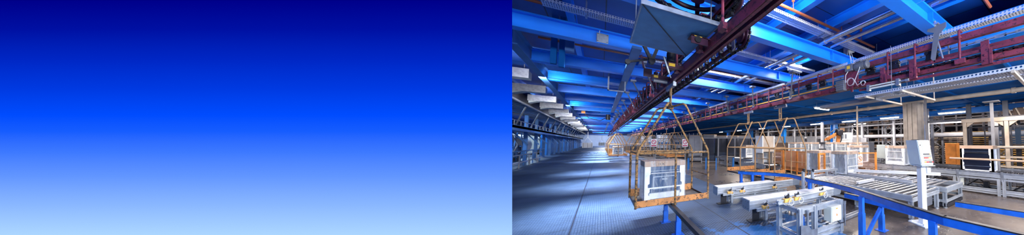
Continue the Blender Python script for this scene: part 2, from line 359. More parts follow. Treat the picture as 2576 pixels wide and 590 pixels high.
# ------------------------------------------------------------------ overhead conveyor rails
def chain_links(mb, x, y0, y1, z, step=.11):
    y = y0; k = 0
    while y < y1:
        if k % 2: mb.bar((x-.014,y,z),(x-.014,y+step*1.2,z),.009,.014).bar((x+.014,y,z),(x+.014,y+step*1.2,z),.009,.014); mb.box(x-.02,y,z-.01,x+.02,y+.015,z+.01)
        else: mb.box(x-.008,y,z-.02,x+.008,y+step*1.2,z-.006); mb.box(x-.008,y,z+.006,x+.008,y+step*1.2,z+.02); mb.box(x-.008,y,z-.02,x+.008,y+.02,z+.02)
        y += step; k += 1
def rail_section(mb, x, y0, y1, z, w=.1, h=.11):
    # two channels facing each other
    for s in (-1,1):
        mb.box(x+s*w/2-.006,y0,z,x+s*w/2+.006,y1,z+h); a, b = sorted((x+s*w/2, x+s*w*.18)); mb.box(a,y0,z,b,y1,z+.012); mb.box(a,y0,z+h-.012,b,y1,z+h)
def overhead(x, y0, y1, label, ys, side, struts, w=.1):
    t = thing('overhead_rail', label, 'conveyor rail', (x,0,0))
    lo = MB(); rail_section(lo, 0, y0, y1, 2.84, w, .12); lo.build('lower_rail', M['maroon'], t)
    up = MB(); rail_section(up, 0, y0, y1, 3.26, w*.8, .1); up.build('upper_rail', M['maroon'], t)
    ch = MB(); chain_links(ch, .0, y0, min(y1, 16), 3.18); ch.box(-.015,16,3.16,.015,y1,3.2); ch.build('drive_chain', M['galv'] if side > 0 else M['black'], t)
    gs = MB().box(-.03,y0,3.0,.0,y1,3.035); gs.build('guide_strip', M['yel'] if side > 0 else M['dark'], t)
    br = None
    for i, y in enumerate(ys[:100]):
        if br is None:
            b = MB(); s = -1; xo = s*(w/2+.06)
            b.tube([(s*w/2,0,2.87),(xo+.02,0,2.875),(xo,0,2.9),(xo,0,3.38),(xo+.015,0,3.415),(.04,0,3.42)], .02, 6)
            b.bar((xo,0,2.86),(xo,0,2.94),.06,.14,(0,1,0)); b.bar((xo-.005,0,3.3),(s*w*.4,0,3.3),.045,.03)
            b.tube([(xo-.025,0,2.9),(xo+.0,0,2.9)], .014, 8)
            br = b.build('rail_bracket', M['maroon'], t, (0,y,0), bevel=.006); first = br
        else:
            c = first.copy(); col.objects.link(c); c.parent = t; c.location = (0,y,0)
    tr = None
    for i, y in enumerate(ys[:40]):
        yy = y + .42
        if tr is None:
            b = MB()
            for dy in (-.07,.07):
                for sx in (-1,1): b.cyl((sx*.02,dy,3.2),(sx*.055,dy,3.2),.032,12)
            b.box(-.015,-.09,3.08,.015,.09,3.24); b.bar((0,-.1,3.12),(0,.1,3.1),.02,.03)
            tr = b.build('trolley', M['black'], t, (0,yy,0))
        else:
            c = tr.copy(); col.objects.link(c); c.parent = t; c.location = (0,yy,0)
    for y in struts:
        b = MB(); b.tube([(-.06,y-.05,2.98),(-.42,y-.55,3.56)], .022, 8); b.tube([(-.06,y-.05,2.98),(-.16,y-.17,3.13)], .032, 8); b.box(-.5,y-.65,3.55,-.34,y-.47,3.6); b.box(-.08,y-.1,2.92,-.04,y,3.02)
        b.build('stay_rod', M['galv'], t)
    return t
ys1 = [1.0,2.35,3.1,4.3] + [5.6+.72*k for k in range(36)]
overhead(1.2, -.3, 60, 'heavy maroon overhead conveyor rail running down the hall above the near basket', ys1, -1, [6.9+2.13*k for k in range(12)], .13)
ys2 = [1.1,1.75,2.25,3.6] + [4.09+.74*k for k in range(40)]
overhead(4.75, -.3, 60, 'maroon overhead conveyor rail with gear motor, right of the near basket', ys2, 1, [5.3+2.13*k for k in range(12)])
# extra lower profiles of the right rail between motor and camera
rt = bpy.data.objects['overhead_rail.001']
b = MB()
for z, xx in ((2.74,-.1),(2.97,-.12),(3.06,.02)): b.box(xx,-.3,z,xx+.035,2.9,z+.045)
b.build('side_channel', M['maroon'], rt)
b = MB(); chain_links(b, -.09, -.3, 2.9, 2.93, .05); b.build('feed_chain', M['black'], rt)
for y in (.75,1.75,2.3):
    b = MB().box(-.15,y,2.76,-.1,y+.09,3.12); b.box(-.16,y-.03,2.76,-.1,y+.0,2.98)
    for z in (2.82,2.9): b.cyl((-.16,y+.045,z),(-.148,y+.045,z),.018,10)
    b.build('mounting_plate', M['maroon'], rt)
# second, chain-carrying rail right of rail one
t = thing('chain_rail', 'dark round rail with hanging chain beside the heavy maroon rail', 'conveyor rail', (1.5,0,0))
MB().tube([(0,2.75,2.96),(0,60,2.96)], .032, 10).build('tube_rail', M['maroon2'], t)
b = MB(); chain_links(b, .03, 2.75, 20, 2.9, .07); b.build('drive_chain', M['black'], t)
for k in range(44):
    if k == 0:
        b = MB().box(-.05,0,2.9,.05,.03,3.02); b.cyl((-.06,.015,2.98),(.06,.015,2.98),.03,10); b.box(-.012,0,2.98,.012,.03,3.12); c0 = b.build('chain_wheel', M['black'], t, (0,2.95,0))
    else:
        c = c0.copy(); col.objects.link(c); c.parent = t; c.location = (0,2.95+.3*k,0)
b = MB()
for k in range(24):
    a = 2*PI*k/24
b.tube([(.0, 2.62+.13*math.cos(a), 3.02+.13*math.sin(a)) for a in [2*PI*k/24 for k in range(24)]], .028, 8, True)
b.cyl((-.05,2.62,3.02),(.05,2.62,3.02),.1,16); b.cyl((-.07,2.62,3.02),(.07,2.62,3.02),.03,10)
b.build('end_sprocket', M['maroon2'], t)
b = MB()
for k in range(22):
    a = 2*PI*k/22; p = V((.0, 2.62+.17*math.cos(a), 3.02+.17*math.sin(a))); q = V((.0, 2.62+.17*math.cos(a+.2), 3.02+.17*math.sin(a+.2))); b.bar(p, q, .05 if k % 2 else .03, .02, (1,0,0))
b.build('sprocket_chain', M['black'], t)
b = MB().prism([(2.72,2.88),(2.8,2.86),(2.84,3.06),(2.76,3.12)], .012, 'x', -.075); b.build('side_plate', M['galv'], t)

# hall-top turn wheel and drip pan
t = thing('turn_wheel', 'big dark round track of the overhead conveyor above the drip pan', 'conveyor wheel', (.85,2.55,3.3))
N_ = 48
MB().tube([(.5*math.cos(2*PI*k/N_), .5*math.sin(2*PI*k/N_), 0) for k in range(N_)], .04, 10, True).build('outer_rim', M['maroon2'], t)
MB().tube([(.38*math.cos(2*PI*k/N_), .38*math.sin(2*PI*k/N_), .05) for k in range(N_)], .03, 8, True).build('inner_rim', M['maroon2'], t)
b = MB()
for k in range(6): a = PI*k/3+.2; b.bar((.05*math.cos(a),.05*math.sin(a),.06),(.5*math.cos(a),.5*math.sin(a),.06),.06,.03)
b.build('spoke', M['maroon2'], t)
MB().cyl((0,0,-.06),(0,0,.32),.08,16).build('hub', M['maroon2'], t)
b = MB()
for k in range(60):
    a = 2*PI*k/60; p = (.44*math.cos(a), .44*math.sin(a), -.05); q = (.44*math.cos(a+.1), .44*math.sin(a+.1), -.05); b.bar(p, q, .04 if k % 2 else .022, .02)
    if k % 5 == 0: b.cyl((.44*math.cos(a),.44*math.sin(a),-.1),(.44*math.cos(a),.44*math.sin(a),0),.03,8)
b.build('wheel_chain', M['black'], t)
t = thing('drip_pan', 'large blue grey sheet metal drip pan with a diagonal crease', 'drip pan', (.29,2.56,3.0))
W, L = .82, 1.13
b = MB(); e = .012
# shallow pyramid-creased sheet
vs = [(0,0,.0),(W,-.04,.0),(W-.03,L+.04,0),(0,L,0)]
b.add([vs[0],vs[1],vs[2],vs[3],(vs[0][0],vs[0][1],.01),(vs[1][0],vs[1][1],.01),(vs[2][0],vs[2][1],.01),(vs[3][0],vs[3][1],.01),((vs[0][0]+vs[2][0])/2,(vs[0][1]+vs[2][1])/2,-.03),((vs[0][0]+vs[2][0])/2,(vs[0][1]+vs[2][1])/2,-.02)],
      [(0,8,1),(1,8,2),(2,8,3),(3,8,0),(4,5,9),(5,6,9),(6,7,9),(7,4,9),(0,1,5,4),(1,2,6,5),(2,3,7,6),(3,0,4,7)])
b.build('pan_sheet', M['sheet'], t, smooth=False)
b = MB()
for i in range(4): b.bar(V(vs[i])+V((0,0,.02)), V(vs[(i+1) % 4])+V((0,0,.02)), .014, .05)
b.build('pan_edge', M['galv'], t)
b = MB().bar((.01,.01,-.006),(.395,.545,-.036),.012,.006); b.bar((.395,.545,-.036),(W-.04,L+.03,-.006),.012,.006); b.build('crease', M['dark'], t)
b = MB()
for x, y in ((.05,.1),(.75,.05),(.05,1.05),(.72,1.05)): b.tube([(x,y,.02),(x,y,.6)], .008, 6)
b.build('hanger_rod', M['galv'], t)
# limit switch and small parts at rail one
def gadget(name, label, cat, loc, parts):
    t = thing(name, label, cat, loc)
    for n, mb, m in parts: mb.build(n, M[m], t)
    return t
gadget('sensor_unit', 'small dark round sensor on a bracket under the drip pan corner', 'sensor', (.98,2.95,2.86),
  [('bracket', MB().box(-.1,-.1,.0,.12,-.08,.1).box(-.1,-.1,.09,.2,.06,.105), 'maroon2'), ('sensor_eye', MB().cyl((-.02,-.13,.05),(-.02,-.1,.05),.04,16).cyl((-.02,-.135,.05),(-.02,-.13,.05),.022,12), 'black'), ('marking_strip', MB().box(-.06,-.102,.093,.04,-.099,.1), 'yellow')])
gadget('lift_motor', 'dark vertical motor with yellow plate beside the heavy maroon rail', 'motor', (.93,4.1,2.95),
  [('motor_body', MB().tube([(0,0,0),(0,0,.02),(0,0,.16),(0,0,.18)], [.05,.075,.075,.05], 16), 'black'), ('fan_cover', MB().tube([(0,0,.18),(0,0,.22),(0,0,.235)], [.07,.07,.04], 16), 'dark'), ('gear_housing', MB().box(-.07,-.07,-.1,.07,.07,0).box(.07,-.04,-.08,.26,.04,-.02), 'maroon2'), ('type_plate', MB().box(-.05,-.074,-.07,.05,-.07,-.02), 'yellow'), ('air_cylinder', MB().tube([(-.14,-.12,.05),(-.05,-.1,-.2)], .018, 10).tube([(-.05,-.1,-.2),(-.02,-.1,-.28)], .008, 8), 'galv')])
gadget('switch_block', 'maroon switch block with yellow plate and grey tube at rail side', 'switch unit', (.9,5.15,2.95),
  [('block', MB().box(-.1,-.06,-.05,.22,.06,.03), 'maroon2'), ('type_plate', MB().box(-.07,-.064,-.03,.01,-.06,.02), 'yellow'), ('cylinder', MB().cyl((-.08,-.08,-.1),(.18,-.08,-.1),.035,14), 'grey'), ('cap', MB().cyl((-.02,0,.03),(-.02,0,.09),.045,14), 'maroon2'), ('arm', MB().box(-.25,-.02,-.02,-.1,.02,.14).bar((-.25,0,.14),(-.3,0,.4),.03,.03), 'maroon2')])
gadget('stop_unit', 'dark cluster of levers and chain left of the vertical motor', 'stop unit', (.62,4.35,3.0),
  [('frame', MB().bar((-.1,0,.3),(.05,0,0),.05,.05).bar((.16,0,.34),(.05,0,0),.04,.05).box(-.14,-.05,.3,.2,.05,.36), 'black'), ('lever', MB().bar((-.3,.1,-.05),(.02,.05,.05),.04,.03).cyl((-.3,.06,-.05),(-.3,.14,-.05),.04,10), 'black'), ('wheel', MB().cyl((.05,-.05,0),(.05,.05,0),.05,14), 'black')])
# big gear motor on the right rail
t = thing('gear_motor', 'large grey finned gear motor with coiled cables on the right maroon rail', 'motor', (4.58,2.98,3.28))
MB().tube([(0,-.02,0),(0,-.05,0),(0,-.28,0),(0,-.3,0)], [.06,.085,.085,.07], 20).build('motor_body', M['dark'] if 0 else M['grey'], t)
b = MB()
for k in range(16): a = 2*PI*k/16; c, s = math.cos(a), math.sin(a); b.bar((.085*c,-.06,.085*s),(.085*c,-.27,.085*s), .008,.02,(c,0,s))
b.build('cooling_fin', M['grey'], t)
MB().tube([(0,-.3,0),(0,-.34,0),(0,-.36,0)], [.09,.09,.06], 20).build('fan_cover', M['grey'], t)
MB().box(-.08,-.02,-.07,.08,.18,.09).build('gear_housing', M['grey'], t, bevel=.012)
MB().box(-.085,.04,-.02,-.08,.12,.05).build('type_plate', M['yellow'], t)
MB().box(-.06,-.2,.09,.06,-.08,.13).build('terminal_box', M['galv'], t, bevel=.006)
def coil(c, r, turns, rr=.008):
    return [V(c) + V((.012*k/6, r*math.cos(2*PI*k/16), r*math.sin(2*PI*k/16))) for k in range(int(turns*16))]
b = MB(); b.tube(coil((-.12,.02,-.33), .085, 1.8), .005, 6); b.tube([(-.05,.1,-.05),(-.1,.14,-.15),(-.12,.14,-.33)], .008, 6); b.tube(coil((-.12,-.28,-.42), .05, 1.6), .005, 6); b.tube([(-.12,-.1,-.33),(-.12,-.16,-.45),(-.12,-.22,-.42)], .007, 6); b.tube([(-.02,-.2,.1),(-.1,-.2,-.1),(-.12,-.1,-.33)], .007, 6)
b.build('cable_loop', M['cable'], t)
b = MB().box(-.1,.2,-.48,.02,.42,-.24)
for k in range(5): b.box(-.115,.2,-.47+.05*k,-.1,.42,-.45+.05*k)
b.build('gear_reducer', M['grey'], t, bevel=.008)
MB().box(.0,-.1,-.45,.03,.25,-.02).box(-.05,.0,-.55,-.03,.05,-.38).build('support_plate', M['maroon'], t)
gadget('air_slide', 'pale green pneumatic slide under the maroon rail beside the gear motor', 'actuator', (4.6,2.25,2.72),
  [('rail', MB().box(-.02,-.2,0,.02,.4,.03).box(-.02,-.2,.05,.02,.4,.075), 'cream'), ('end_block', MB().box(-.04,-.24,-.03,.04,-.18,.1).box(-.04,.36,-.03,.04,.42,.1), 'galv'), ('fitting', MB().cyl((0,-.24,.04),(0,-.34,.04),.02,10).box(-.03,-.4,.02,.03,-.34,.06), 'galv')])
# grey hanger bracket on the first beam
gadget('hanger_bracket', 'grey steel bent bracket hanging from the nearest right beam to the maroon rail', 'bracket', (4.63,1.42,3.2),
  [('plate', MB().prism([(-.16,.42),(.1,.42),(.12,.36),(.02,.3),(.08,-.14),(.02,-.22),(-.06,.26),(-.16,.34)], .012, 'x', 0), 'grey'), ('stay_rod', MB().cyl((.03,.02,.36),(.03,-.1,-.24),.016,10), 'galv'), ('clamp', MB().box(-.05,-.06,.42,.1,.06,.45).cyl((0,0,.4),(0,0,.5),.02,8), 'galv')])
gadget('hanger_bolt', 'threaded hanger with clamps beside the grey bent bracket', 'bracket', (5.3,1.42,3.1), [('rod', MB().cyl((0,0,0),(0,0,.5),.012,8), 'grey'), ('clamp', MB().box(-.04,-.04,.36,.04,.04,.5), 'grey'), ('foot', MB().cyl((0,0,0),(0,0,.04),.035,10), 'grey')])

# junction boxes on the beams
def jbox(label, loc, w, h, d, m, conduit, buttons=False):
    t = thing('junction_box', label, 'junction box', loc)
    MB().box(-w/2,-d,0,w/2,0,h).build('box_body', M[m], t, bevel=.008)
    MB().box(-w/2+.012,-d-.008,.012,w/2-.012,-d,h-.012).build('box_lid', M[m], t, bevel=.003)
    b = MB()
    for x in (-1,1):
        for z in (.12,.88): b.cyl((x*w*.38,-d-.012,h*z),(x*w*.38,-d-.006,h*z),.008,8)
    b.build('screw', M['dark'], t)
    if buttons:
        MB().box(-.02,-d-.014,h*.62,.05,-d-.006,h*.78).build('meter', M['ink'], t); MB().cyl((-.02,-d-.02,h*.35),(-.02,-d-.006,h*.35),.014,10).build('button', M['ink'], t); MB().cyl((.03,-d-.02,h*.35),(.03,-d-.006,h*.35),.014,10).build('button', M['red'], t)
    c = MB()
    for pts in conduit: c.tube(pts, .007, 6)
    c.build('cable', M['cable'], t)
    b = MB()
    for k in range(4): b.cyl((-w*.3+k*w*.2,-d/2,-.03),(-w*.3+k*w*.2,-d/2,0),.011,8)
    b.build('cable_gland', M['galv'], t)
    return t
jbox('small square grey box on the blue beam at upper left of hall', (-.04,5.73,3.62), .2, .19, .06, 'galv', [[(-.06,-.03,.19),(-.05,-.03,.26),(0,-.03,.28),(.1,-.02,.27)]])
jbox('tall white switch box with red button on the beam above the gear motor', (5.3,3.62,4.0), .24, .34, .14, 'cream', [[(-.05,-.08,0),(-.07,-.12,-.15),(.0,-.1,-.3),(.12,-.3,-.42)],[(.05,-.08,0),(.08,-.12,-.2),(.1,-.2,-.4)],[(0,-.08,0),(-.04,-.1,-.1),(.05,-.1,-.25)]], True)
bb = MB().box(5.12,3.5,3.88,5.16,3.62,4.3); tag(bb.build('box_support', M['galv']), 'galvanised upright holding the tall white switch box', 'bracket')
jbox('wide white terminal box with a row of cables on the second right beam', (5.28,5.75,4.0), .56, .26, .14, 'cream', [[(-.2+k*.1,-.07,0),(-.2+k*.1,-.09,-.1),(-.19+k*.1,-.05,-.17)] for k in range(5)])
jbox('small grey box near the end of the fourth beam', (5.35,5.58,3.5), .16, .2, .08, 'galv', [[(0,-.04,.2),(.02,-.04,.3)]])

# ------------------------------------------------------------------ baskets
def basket(loc, label, mrod, mtray, detail=True, group=None):
    t = thing('hanging_basket', label, 'basket', loc, 0, group)
    a, b, z0, z1, z2 = .65, .525, .5, 1.4, 2.34
    n = 8 if detail else 5
    zz = z0 + .03
    def P(x, y, z): return (x, y, z)
    for (sx, sy) in ((-1,-1),(1,-1),(-1,1),(1,1)):
        r = MB()
        r.tube([(sx*a,sy*b,z0-.06),(sx*a,sy*b,z0),(sx*a,sy*b,z1-.04),(sx*(a-.02),sy*b,z1+.05),(sx*.19,sy*b,z2-.05),(sx*.16,sy*b,z2),(sx*.12,sy*(b-.03),z2+.02),(0,sy*.02,z2+.0)], .021, n)
        r.build('frame_rod', mrod, t)
    h = MB()
    for sy in (-1,1): h.tube([(-a,sy*b,z1),(a,sy*b,z1)], .02, n)
    h.tube([(-a,-b,z1),(-a,b,z1)], .016, n)
    h.build('top_rail', mrod, t)
    h = MB().tube([(0,-b-.01,z0-.08),(0,-b-.01,z1)], .02, n); h.build('middle_rod', mrod, t); MB().tube([(a,-b,z0+.42),(a,b,z0+.42)], .014, n).build('side_rod', mrod, t)
    e = MB(); hh = .11
    e.box(-a+.01,-b-.012,z0-.04,a-.01,-b,z0+hh-.04); e.build('front_plate', mtray, t)
    e = MB().box(-a+.01,b,z0-.04,a-.01,b+.012,z0+hh); e.build('rear_plate', mtray, t)
    [MB().box(sx*a-.006,-b,z0-.05,sx*a+.006,b,z0).build('side_bar', M['dark'], t) for sx in (-1,1)]
    e = MB().box(-a,-b,z0-.05,a,b,z0-.035); e.box(-.04,-b,z0-.1,.04,b,z0-.05); e.build('tray_floor', M['dirt'], t)
    hb = MB().tube([(0,0,z2-.04),(0,0,z2+.05)], [.07,.05], 12); hb.build('hub', mrod, t)
    hb = MB()
    for s in (-1,1): hb.bar((0,s*.05,z2+.03),(0,s*.05,z2+.42),.035,.02,(1,0,0))
    hb.bar((0,-.07,z2+.22),(0,.07,z2+.22),.02,.03); hb.build('hanger_bar', mrod, t)
    hb = MB().box(-.03,-.32,z2+.4,.03,.32,z2+.48)
    for y in (-.26,.26): hb.box(-.02,y-.03,z2+.48,.02,y+.03,z2+.56); hb.cyl((-.04,y,z2+.56),(.04,y,z2+.56),.03,8)
    hb.build('load_bar', M['galv'], t)
    return t
bk0 = basket((1.17,5.13,0), 'large hanging basket in front holding the wrapped oven, worn yellow brown rods', M['rust'], M['rusto'])
bkA = basket((4.72,7.8,0), 'empty pale brown hanging basket, left one of the pair behind the blue guard rail', M['rustc'], M['rusto'], group='baskets on the right rail')
dup(bkA, (4.83,5.92,0), 0, 'hanging basket just left of the black and yellow triangle sign, right one of the pair')
for i, y in enumerate((19.2,24,29,36)): dup(bkA, (4.72,y if i != 1 else 21.9,0), 0, ['small distant basket in the middle of the hall before the white machines','farther basket on the right rail behind the one before the white machines','tiny basket on the right rail, second to last','last tiny basket on the right rail'][i])
for i, y in enumerate((23.6,27,31,36,43)):
    c = dup(bkA, (1.2,y,0), 0, ['basket with a small wrapped oven, first of the distant row down the aisle'][0] if i == 0 else '%s basket of the distant row hanging down the aisle' % nth(i)); c['group'] = 'baskets down the aisle'
for i, y in enumerate((24.5,27.5,31)): dup(bkA, (3.0,y,0), 0, ['distant basket seen between the rods of the front basket, nearest of three','distant basket seen between the rods of the front basket, second of three','distant basket seen between the rods of the front basket, farthest of three'][i])
# ------------------------------------------------------------------ wrapped ovens
def oven(loc, rz, label, w=.74, d=.6, h=.76, door='glassd', film_on=True, mark=True, cap='card'):
    t = thing('wrapped_oven', label, 'oven', loc, rz, 'wrapped ovens')
    MB().box(-w/2+.05,-d/2+.05,.03,w/2-.05,d/2-.04,h-.05).build('body', M['steel'], t, bevel=.006)
    y = -d/2+.05
    dr = MB().box(-w/2+.07,y-.025,.16,w/2-.07,y,h-.19).build('oven_door', M[door], t, bevel=.004)
    fr = MB(); x0, x1, z0, z1 = -w/2+.15, w/2-.15, .22, h-.29
    fr.box(x0,y-.03,z0,x1,y-.025,z0+.02); fr.box(x0,y-.03,z1-.02,x1,y-.025,z1); fr.box(x0,y-.03,z0,x0+.02,y-.025,z1); fr.box(x1-.02,y-.03,z0,x1,y-.025,z1); fr.box(-.06,y-.03,z1-.08,.04,y-.025,z1-.045)
    if door != 'glassb': fr.build('window_frame', M['steel'], dr)
    hd = MB().cyl((-w/2+.11,y-.045,h-.23),(w/2-.11,y-.045,h-.23),.012,8); hd.box(-w/2+.12,y-.045,h-.24,-w/2+.14,y-.02,h-.22); hd.box(w/2-.14,y-.045,h-.24,w/2-.12,y-.02,h-.22); hd.build('handle', M['aluw'] if door != 'glassb' else M['dark'], dr)
    MB().box(-w/2+.07,y-.02,h-.18,w/2-.07,y,h-.1).build('control_strip', M[door], t)
    MB().box(-w/2+.09,y-.02,.04,w/2-.09,y,.145).build('drawer', M['white'] if door != 'glassb' else M['glassb'], t, bevel=.003)
    for sx in (-1,1):
        for sy in (-1,1):
            pts = [(0,0)]
            prof = [(.1,0),(.1,.1),(.065,.12),(.065,.16),(.09,.18),(.09,.25),(.055,.27),(.055,.32),(.085,.34),(.085,.5),(.1,.52),(.1,h-.1)]
            pts = [(0,.0)] + prof + [(0,h-.1)]
            P_ = [(sx*(w/2-a), z) for a, z in pts]
            fo = MB().prism(P_, .07 if sy < 0 else .07, 'y', -d/2 if sy < 0 else d/2-.07)
            if sx > 0 or sx < 0:
                Q = [(sy*(d/2-a*.9), z) for a, z in pts]; fo.prism(Q, .05, 'x', sx*w/2-(.05 if sx > 0 else 0))
            fo.build('foam_corner', M['foam'], t, smooth=False)
    MB().box(-w/2,-d/2,0,w/2,d/2,.028).build('foam_base', M['foam'], t)
    MB().box(-w/2-.004,-d/2-.004,h-.1,w/2+.004,d/2+.004,h).build('cardboard_cap', M[cap], t, bevel=.004)
    if mark:
        g = MB(); yy = -d/2-.0055; S = .055; z = h-.08
        def st(x0, z0, x1, z1, wd=.006): g.bar((x0,yy,z0),(x1,yy,z1), .002, wd, (x1-x0 and (0,0,1)) or (1,0,0)) if abs(x1-x0) > 1e-6 else g.box(x0-wd/2,yy-.001,z0,x0+wd/2,yy+.001,z1)
        x = -.2
        st(x-.03,z+S/2,x-.005,z+S/2); st(x,z,x,z+S); st(x,z,x+.04,z); st(x,z+S/2,x+.03,z+S/2); st(x,z+S,x+.04,z+S)
        st(x+.07,z,x+.07,z+S); st(x+.085,z+S/2,x+.11,z+S/2); st(x+.098,z+S/2-.012,x+.098,z+S/2+.012)
        st(x+.125,z,x+.175,z+S); st(x+.125,z+S,x+.175,z); st(x+.12,z+S/2,x+.18,z+S/2,.004)
        g.build('printed_mark', M['ink'], t)
    s = MB().box(-w/2+.02,-d/2-.008,.24,w/2-.02,-d/2-.004,.265); s.build('strap', M['foam'], t) if door != 'glassb' else None
    if film_on:
        k = MB(); nx, nz = 10, 10; ex = .014
        def F(u, v):
            j = .006*math.sin(u*31+v*17)+.004*math.sin(v*43+u*11); return j
        def grid(fn):
            vs = [fn(i/nx, j/nz) for j in range(nz+1) for i in range(nx+1)]; k.add(vs, [(j*(nx+1)+i, j*(nx+1)+i+1, (j+1)*(nx+1)+i+1, (j+1)*(nx+1)+i) for j in range(nz) for i in range(nx)])
        X, Y_, H_ = w/2+ex, d/2+ex, h+.012
        grid(lambda u, v: (-X+2*X*u, -Y_-abs(F(u,v)), .005+v*(H_-.005))); grid(lambda u, v: (-X+2*X*u, Y_+abs(F(u,v)), .005+v*(H_-.005)))
        grid(lambda u, v: (-X-abs(F(u,v)), -Y_+2*Y_*u, .005+v*(H_-.005))); grid(lambda u, v: (X+abs(F(u,v)), -Y_+2*Y_*u, .005+v*(H_-.005)))
        grid(lambda u, v: (-X+2*X*u, -Y_+2*Y_*v, H_+abs(F(u,v))))
        k.build('plastic_film', M['film'], t)
    return t
ov = oven((1.06,5.2,.466), 0, 'oven wrapped in clear film with a printed cardboard top, in the front basket')
ovw = oven((7.0,4.98,.525), .08, 'white film wrapped oven on the roller table, next to the orange prohibition sign', door='steel')
dup(ov, (1.2,23.5,.466), 0, 'small far wrapped oven in the distant basket down the aisle')
dup(ovw, (6.95,6.12,.52), .05, 'wrapped oven behind the orange mesh, left of the big white one')
dup(ovw, (10.05,4.55,.69), -PI/2, 'wrapped oven on the long conveyor in front of the grey clad column')
ovb = oven((10.05,2.02,.69), -PI/2, 'black fronted oven with white foam corners on the long conveyor at right', .8, .62, .8, 'glassb', False, False)
for i, (x, y) in enumerate(((11.3,7.15),(11.3,8.1),(11.3,9.05),(11.3,10.0),(11.3,10.95))):
    dup(ovw, (x,y,.83), -PI/2 + .04*i, ['wrapped oven on the rear conveyor, directly left of the orange sign','second wrapped oven leftward on the rear conveyor behind the fence','middle wrapped oven of the rear conveyor row','fourth wrapped oven leftward on the rear conveyor','leftmost wrapped oven on the rear conveyor'][i])
dup(ovw, (6.5,9.4,.62), .1, 'wrapped oven on the far grey table, seen under the tall cream panel')
dup(ovw, (9.9,6.3,.69), -PI/2, 'wrapped oven behind the fence right wing, right of the orange sign')
dup(ovw, (7.6,12.6,.64), .1, 'small wrapped oven far back between the two empty baskets')
dup(ovw, (11.3,12.2,.83), -PI/2, 'wrapped oven at the far end of the rear conveyor by the robot')

# ------------------------------------------------------------------ low guide rails
def guide_rail(pts, z, posts, label, w=.055, h=.085, m='blue', top='dark', braces=(), pw=.07):
    t = thing('guard_rail', label, 'guard rail', (0,0,0))
    for p, q in zip(pts[:-1], pts[1:]):
        pass
    b = MB(); tp = MB()
    pts = [(p[0], p[1], p[2] if len(p) > 2 else z) for p in pts]
    for p, q in zip(pts[:-1], pts[1:]):
        e = (V(q)-V(p)).normalized()*.008
        b.bar(V(p)-e-V((0,0,h/2)), V(q)+e-V((0,0,h/2)), w, h); tp.bar(V(p)-e+V((0,0,.006)), V(q)+e+V((0,0,.006)), w*1.15, .012)
    b.build('rail_bar', M[m], t); tp.build('top_strip', M[top], t)
    z_ = z
    for x, y, *zz in posts:
        z = zz[0] if zz else z_
        b = MB().box(x-pw/2,y-pw/2,0,x+pw/2,y+pw/2,z-h*.9); b.box(x-pw*.62,y-pw*.62,0,x+pw*.62,y+pw*.62,z*.55); b.box(x-.09,y-.09,0,x+.09,y+.09,.01); b.build('post', M[m], t, bevel=.003)
    for p, q in braces: MB().bar(p, q, .05, .05).build('brace', M[m], t)
    return t
guide_rail([(3.5,6.34,.7),(3.76,5.9,.7),(4.03,5.6,.7),(4.34,4.86,.7),(4.18,3.93,.7),(4.06,3.18,.72),(3.77,2.54,.76),(3.38,1.89),(3.12,1.24),(3.0,.9),(2.98,.3)], .8, [(3.54,6.26,.7),(3.74,5.93,.7),(3.99,5.74,.7),(4.19,4.0,.7),(3.56,2.22,.77),(3.02,1.02)], 'long bent blue guard rail crossing in front of the roller table')
guide_rail([(4.22,3.0),(4.16,2.22),(4.0,1.3),(3.96,.0)], .52, [(4.19,2.22)], 'lower blue rail behind the long bent guard rail, with a slanted brace', braces=[((3.75,2.25,.0),(4.16,2.22,.4))])
guide_rail([(5.34,1.42),(5.42,.54),(5.46,-.3)], .5, [(5.44,.1)], 'short straight blue rail low over the concrete at far right')
guide_rail([(1.13,4.75),(1.07,2.6)], .42, [(1.1,5.02),(1.13,4.2)], 'dark low rail on blue posts leading from under the front basket', h=.06, m='blue', top='dark')
g = bpy.data.objects['guard_rail.003']
next(c for c in g.children if c.name.startswith('rail_bar')).data.materials[0] = M['dark']
MB().bar((1.13,5.1,.39),(1.13,4.74,.39),.05,.05).build('end_stub', M['dark'], g)

